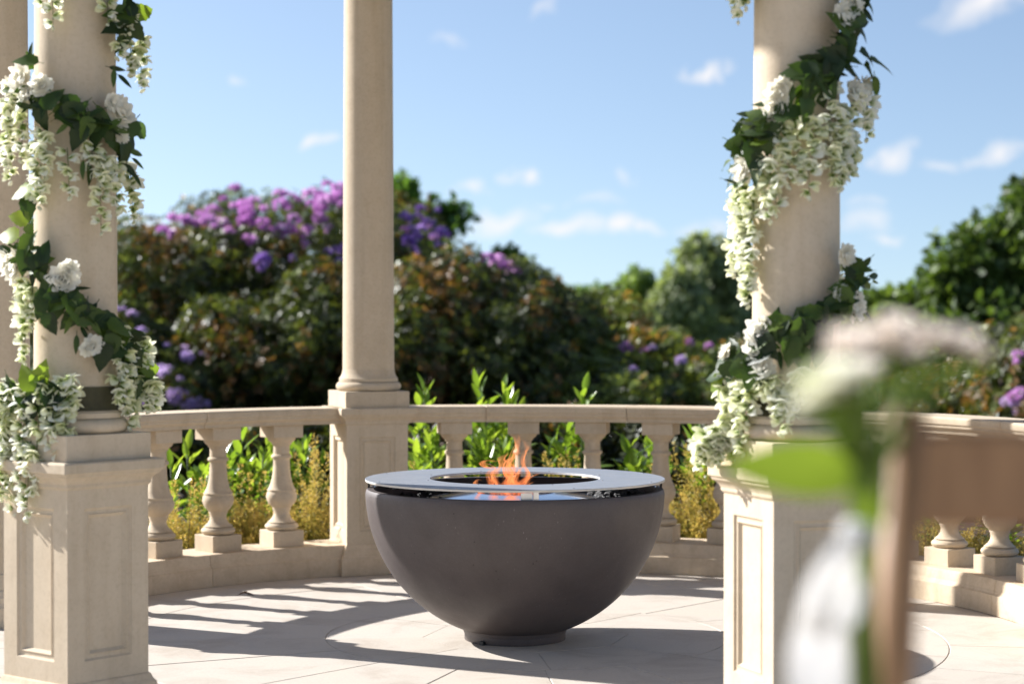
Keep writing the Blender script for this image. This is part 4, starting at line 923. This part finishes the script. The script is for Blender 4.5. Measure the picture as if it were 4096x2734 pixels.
def rhodo(name, label, lobes, n, seed, bronze=.25, blooms=(), tone=1.0, grp='rhododendrons of the hedge'):
    rg = np.random.default_rng(seed)
    cx, cy = np.mean([l[0] for l in lobes]), np.mean([l[1] for l in lobes])
    root = tag(empty(name, (cx, cy, -.03)), label, 'shrub', grp)
    off = np.array([cx, cy, -.03])
    LB = sub_lobes(rg, lobes, 9)
    P, N = blob_points(rg, int(n * 3.6), LB, .45)
    m = len(P)
    # whorls of about seven leaves round each shoot tip
    bz = (.6 * np.sin(P[:, 0] * 4.3 + seed) + .6 * np.sin(P[:, 2] * 5.1 + P[:, 0]) + rg.normal(0, 1.0, m)) > (1.6 - 2.4 * bronze)
    k = 5; az = rg.uniform(0, 6.28, (m, 1)) + np.arange(k)[None, :] * 2 * np.pi / k
    A = N * .8 + np.array([0, 0, .45]) + rg.normal(0, .5, (m, 3)); A /= np.linalg.norm(A, axis=1, keepdims=True)
    U = np.cross(A, rg.normal(0, 1, (m, 3))); U /= np.linalg.norm(U, axis=1, keepdims=True); W = np.cross(A, U)
    lift = rg.uniform(-.3, 1.1, (m, 1, 1))
    D = U[:, None] * np.cos(az)[..., None] + W[:, None] * np.sin(az)[..., None] + A[:, None] * lift
    Nn = A[:, None] - D * (A[:, None] * D).sum(2, keepdims=True) * .8
    PP = np.repeat(P[:, None], k, 1) + D * .012
    cg = np.array([.030, .044, .011]) * (1 - rg.uniform(0, 1, (m, 1))) + np.array([.085, .105, .022]) * rg.uniform(0, 1, (m, 1))
    ny = (rg.uniform(0, 1, (m, 1)) < .10) & ~bz[:, None]
    cg = np.where(ny, np.array([.20, .24, .055]) * rg.uniform(.7, 1.2, (m, 1)), cg)
    cb = np.array([.27, .135, .05]) * rg.uniform(.6, 1.15, (m, 1)) + np.array([.03, .03, 0]) * rg.uniform(0, 1, (m, 1))
    C = np.where(bz[:, None], cb, cg) * tone
    C = np.repeat(C[:, None], k, 1) * rg.uniform(.8, 1.2, (m, k, 1))
    q = m * k
    me = leaf_cloud('foliage', PP.reshape(q, 3) - off, D.reshape(q, 3), Nn.reshape(q, 3), rg.uniform(.05, .092, q), rg.uniform(.015, .024, q), C.reshape(q, 3), M['rhodo'])
    tag(obj('foliage', me, root), kind='stuff')
    for l in lobes:                                   # woody stems inside
        for j in range(4):
            a = j * 1.6 + l[0]
            e = Vector((l[0] + math.cos(a) * l[3] * .55, l[1] + math.sin(a) * l[4] * .55, l[2] + l[5] * .3)) - Vector(off); s0 = Vector((l[0] + math.cos(a) * .2, l[1] + math.sin(a) * .2, -.03)) - Vector(off)
            obj('stem', tube('stem', [s0, s0.lerp(e, .5) + Vector((.1 * math.sin(a * 3), .1, .1)), e], [.05, .035, .015], M['bark'], 6), root)
    rr = random.Random(seed)
    for (px, py, kind, cnt, spx, spy) in blooms:
        for j in range(int(cnt * .75) + 1):
            x, y = px + rr.gauss(0, spx * 1.45), py + rr.gauss(0, spy * 1.35)
            d = at(x, y, 1.0) - Vector((0, 0, EYE)); best = None
            for l in LB:                              # first lobe the place is seen on
                o_ = np.array([0, 0, EYE]) - np.array(l[:3]); S = np.array(l[3:6]) * 1.02; dd = np.array(d) / S; oo = o_ / S
                a_, b_, c_ = (dd * dd).sum(), 2 * (dd * oo).sum(), (oo * oo).sum() - 1
                Dq = b_ * b_ - 4 * a_ * c_
                if Dq > 0:
                    tt = (-b_ - math.sqrt(Dq)) / (2 * a_)
                    if best is None or tt < best[0]: best = (tt, l)
            if best is None: continue
            p = Vector((0, 0, EYE)) + d * best[0]; l = best[1]
            n = Vector(((p.x - l[0]) / l[3], (p.y - l[1]) / l[4], (p.z - l[2]) / l[5] + .5)).normalized()
            o = obj('flower_truss', rr.choice(TR[kind]), root); s = rr.uniform(.5, 1.4) * (.62 if kind == 'lav' else .7 if px > 1300 else 1)
            o.matrix_local = Matrix.Translation(p - Vector(off) + n * .02) @ n.to_track_quat('Z', 'Y').to_matrix().to_4x4() @ Matrix.Diagonal((s, s, s, 1))

def lobe(px, top, Y, wpx, dep, zc=None, low=0.0):      # an ellipsoid whose crest is seen at (px, top)
    Y *= 1.5; dep *= 1.5
    c = at(px, top, Y); rx = wpx / 2 * 1.74372 / FPX * Y
    zt = c.z; zb = low
    return (c.x, Y, (zt * .48 + zb), rx, dep, zt * .52)
rhodo('rhododendron', 'tall bronze tinted rhododendron at the end of the hedge away from the chair', [lobe(330, 560, 17.0, 380, 1.7), lobe(450, 490, 18.0, 380, 1.8)], 2600, 1, .22,
      [(470, 510, 'mag', 10, 30, 12), (400, 520, 'mag', 4, 20, 10)])
rhodo('rhododendron', 'tallest rhododendron with a crest of magenta blooms behind the bare column', [lobe(610, 445, 18.4, 420, 1.9), lobe(760, 432, 18.6, 400, 1.9), lobe(900, 490, 18.5, 330, 1.8)], 3800, 2, -.05,
      [(640, 470, 'mag', 16, 60, 18), (720, 450, 'mag', 20, 45, 20), (560, 520, 'mag', 10, 40, 18), (690, 520, 'mag', 12, 30, 18), (760, 430, 'mag', 14, 25, 15), (760, 580, 'mag_shade', 5, 15, 20), (650, 610, 'mag_shade', 3, 30, 15), (950, 510, 'mag_shade', 14, 28, 22), (930, 560, 'mag_shade', 10, 30, 18), (980, 550, 'mag_shade', 8, 22, 14), (1000, 530, 'mag', 4, 16, 14)])
rhodo('rhododendron', 'bronze leaved rhododendron without blooms, below the magenta crested one', [lobe(560, 700, 15.8, 330, 1.2), lobe(720, 640, 16.2, 330, 1.3)], 2000, 3, .16)
rhodo('rhododendron', 'low rhododendron with pale lavender blooms, nearest the garland away from the chair', [lobe(400, 770, 15.2, 230, .9), lobe(300, 700, 15.4, 200, .9)], 1100, 4, -.1,
      [(420, 815, 'lav', 9, 22, 15), (440, 900, 'lav', 10, 22, 16), (385, 900, 'lav', 7, 16, 14), (400, 855, 'lav', 4, 20, 12), (300, 720, 'lav', 5, 14, 12), (310, 760, 'lav', 2, 10, 10)])
rhodo('rhododendron', 'bronze tipped rhododendron below the shaded violet blooms next to the bare column', [lobe(960, 620, 16.2, 300, 1.3), lobe(1090, 600, 17.0, 300, 1.4)], 2200, 5, .22, [(1140, 610, 'mag', 3, 14, 6)])
rhodo('rhododendron', 'dark green rhododendron at the middle of the hedge, behind the flame', [lobe(1190, 640, 17.4, 300, 1.5), lobe(1310, 668, 17.8, 300, 1.5), lobe(1180, 760, 16.2, 330, 1.2)], 2600, 6, .0, [(1170, 630, 'mag', 3, 10, 6)])
rhodo('rhododendron', 'yellow green rhododendron with a few mauve blooms, sloping down to the garland by the chair', [lobe(1420, 712, 17.6, 260, 1.4), lobe(1520, 770, 17.0, 240, 1.3), lobe(1610, 825, 16.6, 200, 1.2), lobe(1380, 820, 16.0, 300, 1.0)], 2400, 7, .02,
      [(1480, 800, 'mag', 3, 30, 10), (1530, 820, 'lav', 3, 25, 14), (1610, 792, 'mag', 3, 16, 6)], 1.9)
rhodo('rhododendron', 'pale green shrub behind the garlanded column next to the chair', [lobe(1780, 760, 19.0, 300, 1.4), lobe(1960, 735, 20.0, 260, 1.4), lobe(1850, 850, 16.8, 320, 1.1)], 1900, 8, .0, [], 1.4)
rhodo('rhododendron', 'rhododendron with a few pink blooms beyond the wooden chair', [lobe(2330, 770, 16.0, 240, 1.2), lobe(2430, 700, 16.8, 260, 1.3), lobe(2180, 840, 17.5, 260, 1.2)], 1700, 9, .0,
      [(2342, 830, 'mag', 2, 6, 12), (2310, 915, 'lav', 3, 12, 10), (2340, 890, 'mag', 2, 6, 14)], 1.1)

for i, (px, Y, w, lb) in enumerate([(420, 14.6, 260, 'behind the balustrade, near the garlanded pedestal away from the chair'), (600, 14.8, 260, 'behind the middle of the balustrade between the bare columns'), (770, 15.0, 240, 'behind the bare pedestal'), (950, 15.0, 260, 'under the rail at the shaded face of the bare pedestal'),
        (1130, 15.0, 260, 'behind the flame, under the rail'), (1310, 15.0, 260, 'behind the bowl, under the lone laurel tip'), (1490, 14.9, 260, 'behind the last two balusters before the garland'), (1670, 14.7, 260, 'behind the pedestal next to the chair'), (1860, 14.3, 260, 'behind the posy bottle'), (2060, 13.9, 280, 'behind the chair post'), (2260, 13.5, 300, 'behind the chair rail')]):
    c = at(px, 955, Y); rx = w / 2 * 1.74372 / FPX * Y
    rhodo('shade_bush', 'added shade-dark bush ' + lb, [(c.x, Y, c.z * .45, rx, .7, c.z * .50)], 420, 70 + i, .0, [], .55, 'added dark bushes in front of the hedge')  # added bushes; the dark tone stands in for deep shade at the hedge foot

# ---------------------------------------------------------------- trees
def tree(label, px, Y, lobes, n, seed, c0, c1, leafL=.16, droop=0.0, gap=.5):
    Y *= 1.45; leafL *= 1.45
    rg = np.random.default_rng(seed); b = at(px, 0, Y)
    root = tag(empty('tree', (b.x, Y, -.06)), label, 'tree', 'trees beyond the hedge'); off = np.array([b.x, Y, -.06])
    LB = sub_lobes(rg, lobes, 12, (.25, .42))
    P, N = blob_points(rg, n, LB, gap); m = len(P)
    clump = np.sin(P[:, 0] * 3.7 + seed) + np.sin(P[:, 2] * 4.3 + 1.7 * P[:, 1]) + np.sin(P[:, 1] * 3.9 + P[:, 2]) + rg.normal(0, .5, m)
    P, N, clump = P[clump > -1.0], N[clump > -1.0], clump[clump > -1.0]; m = len(P)
    P = P + rg.normal(0, .06, P.shape)
    D = N * .5 + rg.normal(0, .6, (m, 3)) + np.array([0, 0, -droop])
    Nn = N + rg.normal(0, .5, (m, 3)) + np.array([0, 0, .5])
    f = np.clip(rg.uniform(0, 1, (m, 1)) * .7 + .12 * clump[:, None], 0, 1)
    C = (np.array(c0) * (1 - f) + np.array(c1) * f) * 1.9
    tag(obj('crown', leaf_cloud('crown', P - off, D, Nn, rg.uniform(.7, 1.25, m) * leafL, rg.uniform(.25, .4, m) * leafL, C, M['crown']), root), kind='stuff')
    zt = max(l[2] for l in lobes)
    tr_ = obj('trunk', tube('trunk', [(0, 0, 0), (.05, 0, zt * .35), (-.03, .05, zt * .7), (.02, 0, zt * 1.05)], [.26, .2, .15, .06], M['bark'], 10), root)
    for j, l in enumerate(lobes):
        for q in range(4):
            a = q * 1.57 + j
            e = Vector((l[0] - off[0] + math.cos(a) * l[3] * .6, l[1] - off[1] + math.sin(a) * l[4] * .6, l[2] + l[5] * .35)); s0 = Vector((0, 0, max(.3, l[2] * .55)))
            obj('limb', tube('limb', [s0, s0.lerp(e, .5) + Vector((0, 0, .12 * l[5])), e], [.09, .06, .02], M['bark'], 6), tr_)
def tl(px, py, Y, wpx, hpx, dep=None):
    Y *= 1.45
    c = at(px, py, Y); rx = wpx / 2 * 1.74372 / FPX * Y; rz = hpx / 2 * 1.74372 / FPX * Y
    return (c.x, Y, c.z, rx, dep or rx, rz)
tree('green tree rising behind the shaded violet blooms of the tallest rhododendron', 985, 27, [tl(1015, 512, 27, 115, 105), tl(918, 462, 27.5, 55, 95), tl(960, 640, 27, 200, 150)], 9000, 41, (.03, .06, .012), (.08, .135, .028), .15)
tree('small tree tip showing over the middle of the hedge', 1170, 27, [tl(1165, 612, 27, 75, 70), tl(1180, 690, 27, 150, 110)], 3000, 42, (.03, .055, .014), (.075, .11, .03), .13)
tree('broad dull green weeping tree beyond the hedge, beside the garland by the chair', 1620, 40, [tl(1620, 625, 40, 150, 180), tl(1560, 720, 39, 130, 190), tl(1690, 700, 40, 170, 250), tl(1640, 800, 40, 280, 180), tl(1600, 580, 40, 60, 80)], 22000, 43, (.082, .098, .05), (.17, .188, .095), .18, .9, .75)
tree('small light green tree between the hedge and the weeping tree', 1462, 45, [tl(1462, 665, 45, 75, 100), tl(1450, 720, 45, 120, 100)], 4000, 44, (.065, .095, .025), (.13, .17, .05), .18, 0, .7)
tree('far hazy green trees low over the hedge', 1360, 60, [tl(1360, 700, 60, 200, 70), tl(1260, 690, 60, 160, 60)], 5000, 45, (.05, .08, .03), (.10, .14, .05), .25)
tree('large dense dark green tree beyond the wooden chair', 2300, 24, [tl(2295, 645, 24, 240, 300), tl(2200, 660, 23.5, 160, 230), tl(2405, 570, 24.5, 260, 310), tl(2128, 705, 24, 100, 140), tl(2270, 800, 23, 300, 230), tl(2430, 730, 23.5, 260, 350)], 30000, 46, (.022, .038, .009), (.078, .108, .023), .15)
tree('low bright green tree behind the flower posy', 2040, 30, [tl(2040, 720, 30, 200, 90), tl(1990, 760, 30, 200, 120)], 5000, 47, (.045, .07, .016), (.10, .13, .032), .16)

rhodo('rhododendron', 'green rhododendron hidden behind the bare shaded column', [lobe(90, 600, 17.5, 380, 1.7), lobe(-160, 560, 18.5, 420, 1.8)], 1600, 91, .1)
tree('broad green tree behind the bare shaded column', -120, 30, [tl(-100, 560, 30, 320, 300), tl(-260, 620, 30, 300, 320), tl(60, 640, 31, 240, 240)], 9000, 48, (.03, .055, .012), (.09, .13, .03), .17)

# ================================================================= wooden chair with posy bottle, close to the camera
CY = 1.85
ch = tag(empty('wooden_chair', (.62, CY + .2, 0)), 'light brown wooden chair seen from behind, with a posy tied to its post', 'chair')
def part(name, c, s, rot=None, bev=.006): return obj(name, box(name, (0, 0, 0), s, M['wood'], bev), ch, Vector(c) - ch.location)
pl = at(2043, 1180, CY); zt = at(2043, 938, CY).z; rw = .44
for sx_ in (0, 1):
    x = pl.x + sx_ * rw
    o = obj('back_post', tube('back_post', [(x - .008 - ch.location.x, CY + .06 - ch.location.y, 0), (x - .004 - ch.location.x, CY + .03 - ch.location.y, .46), (x - ch.location.x, CY - ch.location.y, .9), (x + .012 - ch.location.x, CY - .02 - ch.location.y, zt)], [.017, .0195, .0195, .0185], M['wood'], 12), ch)
zr0, zr1 = at(2200, 1205, CY).z, at(2200, 982, CY).z
part('top_rail', (pl.x + rw / 2 + .004, CY - .012, (zr0 + zr1) / 2), (rw, .022, zr1 - zr0), bev=.008)
part('lower_rail', (pl.x + rw / 2, CY + .02, .66), (rw, .02, .05))
part('seat', (pl.x + rw / 2, CY + .25, .455), (rw + .02, .43, .03), bev=.012)
for sx_ in (0, 1): part('front_leg', (pl.x + sx_ * rw, CY + .43, .221), (.034, .034, .441))
for zz in (.2,):
    part('stretcher', (pl.x + rw / 2, CY + .43, zz), (rw - .03, .02, .025))
    for sx_ in (0, 1): part('stretcher', (pl.x + sx_ * rw, CY + .245, zz + .05), (.02, .35, .025))
# ribbon tied round the posy
BY = CY - .055
def ribbon_strip(pts, w0, w1, tw, n=26):
    P = [at(x, y, BY + d) for (x, y, d) in pts]; V, F = [], []; m = 5
    for i in range(n + 1):
        q = i / n * (len(P) - 1); k = min(int(q), len(P) - 2); f = q - k
        p0, p1, p2, p3 = P[max(k - 1, 0)], P[k], P[k + 1], P[min(k + 2, len(P) - 1)]
        p = .5 * ((2 * p1) + (p2 - p0) * f + (2 * p0 - 5 * p1 + 4 * p2 - p3) * f * f + (3 * p1 - p0 - 3 * p2 + p3) * f ** 3)
        w = w0 + (w1 - w0) * min(1, i / n * 1.6); a = tw * math.sin(i / n * 5.0) + .35
        for j in range(m + 1):
            u = j / m * 2 - 1
            V.append(p + Vector((math.cos(a) * u * w, math.sin(a) * u * w - .10 * w * math.cos(3 * u), -.12 * w * u * u)) - ribbon.location)
    for i in range(n):
        for j in range(m): F.append((i * (m + 1) + j, i * (m + 1) + j + 1, (i + 1) * (m + 1) + j + 1, (i + 1) * (m + 1) + j))
    return mk('ribbon', V, F, M['satin'], True)
t = NT('white_satin'); t.color(t.ramp(t.noise(60, 2), [(.3, (.76, .75, .73)), (.7, (.83, .82, .80))])); t.set(Roughness=.35, Sheen_Weight=.3); t.translucent((.75, .73, .70), .3); M['satin'] = t.m
kn = at(1962, 1225, BY - .02)
ribbon = tag(empty('ribbon', kn), 'white satin ribbon with loose tails, tied round the posy stems on the chair post', 'ribbon')
for nm, pts, w0, w1, tw in (('loop', [(1960, 1215, -.02), (1925, 1250, -.035), (1880, 1320, -.05), (1868, 1400, -.045), (1900, 1440, -.02), (1935, 1380, -.01), (1955, 1260, -.015)], .010, .020, .4),
                            ('tail', [(1955, 1225, -.025), (1915, 1300, -.04), (1868, 1370, -.035), (1852, 1480, -.03), (1858, 1600, -.03), (1850, 1720, -.03)], .008, .019, .5),
                            ('tail', [(1962, 1225, -.02), (1940, 1330, -.03), (1918, 1440, -.02), (1910, 1560, -.015), (1915, 1680, -.015)], .007, .015, .7)):
    obj(nm, ribbon_strip(pts, w0, w1, tw), ribbon)
obj('knot', lathe('knot', [(.004, -.014), (.013, -.009), (.015, 0), (.012, .010), (.003, .014)], M['satin'], 14), ribbon)
bc = at(1985, 1300, BY); zb = at(1985, 1640, BY).z; zn = at(1975, 1120, BY).z
# posy
posy = tag(empty('flower_posy', (bc.x, BY, zb)), 'posy of blush and cream flowers with one broad leaf, tied to the chair post', 'posy')
PB = posy.location.copy()
PBL = [blossom_mesh(60, M['blush']), blossom_mesh(61, M['cream'])]
heads = [(1955, 800, 60, 0, .0), (2055, 765, 52, 0, .03), (2135, 785, 48, 0, .05), (2205, 795, 46, 0, .04), (2240, 812, 30, 0, .06), (1900, 860, 44, 1, -.03), (1868, 930, 36, 1, -.02), (1975, 855, 40, 0, -.04), (1925, 905, 44, 1, -.02), (1850, 880, 40, 1, .0), (1890, 905, 46, 1, -.05), (1940, 870, 46, 1, -.06), (1850, 935, 34, 1, -.04), (2010, 800, 40, 0, .02), (2090, 810, 36, 0, .01)]
nk = Vector((0, 0, zn - zb + .005))
for (x, y, r_, k, dy) in heads:
    p = at(x, y, BY + dy) - PB; s = r_ * 1.3 * 1.74372 / FPX * BY
    o = obj('blossom', PBL[k], posy); n = Vector((p.x * 2, -.05 - dy, .6)).normalized()
    o.matrix_local = Matrix.Translation(p) @ n.to_track_quat('Z', 'Y').to_matrix().to_4x4() @ Matrix.Diagonal((s, s, s, 1))
    b0 = Vector((rnd.uniform(-.012, .012), rnd.uniform(-.010, .010), .0)); st = nk + Vector((rnd.uniform(-.008, .008), rnd.uniform(-.008, .008), 0))
    obj('stem', tube('stem', [b0, b0.lerp(st, .6), st, st.lerp(p, .5) + Vector((0, 0, .015)), p - n * .01], .0034, M['leaf_bright'], 6), posy)
big_leaf = leaf_mesh('leaf', .132, .032, M['leaf_bright'], 'ovate', .15, .02, 9)
p0 = at(1985, 1085, BY - .01) - PB
o = obj('leaf', big_leaf, posy); o.matrix_local = basis(p0, Vector((-1, -.15, .06)), Vector((0, -1, .45)), 1.0)
sl = leaf_mesh('leaf', .06, .012, M['leaf_bright'], 'ovate', .2, .1, 7)
for (x, y, f, u) in [(1985, 1010, (-.25, -.1, .9), (0, -1, .3)), (1990, 1110, (.15, -.1, -1), (0, -1, .2)), (1975, 1060, (-.1, -.2, -1), (-.3, -1, .2)), (1990, 1200, (.0, -.1, -1), (.2, -1, .1)), (1960, 950, (-.6, -.1, .5), (0, -1, .5)), (2060, 880, (.8, 0, .3), (0, -.4, 1)), (2130, 850, (.9, 0, .1), (0, -.5, 1))]:
    o = obj('leaf', sl, posy); o.matrix_local = basis(at(x, y, BY - .02) - PB, Vector(f), Vector(u), 1.0)
obj('stem', tube('stem', [nk + Vector((.01, -.03, -.03)), nk + Vector((.014, -.028, .05)), at(1975, 980, BY) - PB], [.004, .004, .003], M['leaf_bright'], 8), posy)

# ---------------------------------------------------------------- a dry leaf on the floor
pd = at(558, 1372, 9.32); pd.z = 0
dl = tag(empty('dry_leaf', (pd.x, pd.y, .0)), 'small crumpled brown dry leaf lying on the sunlit paving', 'leaf')
for k in range(4):
    me = leaf_mesh('leaf_fragment', .034, .010, M['dry'], 'ovate', .7, -.5 + .3 * k, 6)
    o = obj('leaf_fragment', me, dl); o.matrix_local = basis(Vector((-.025 + .014 * k, .006 * (k % 2), .004 + .003 * (k % 3))), Vector((1, .3 * (-1) ** k, .25 * (k % 2))), Vector((0, .3, 1)), 1.0)
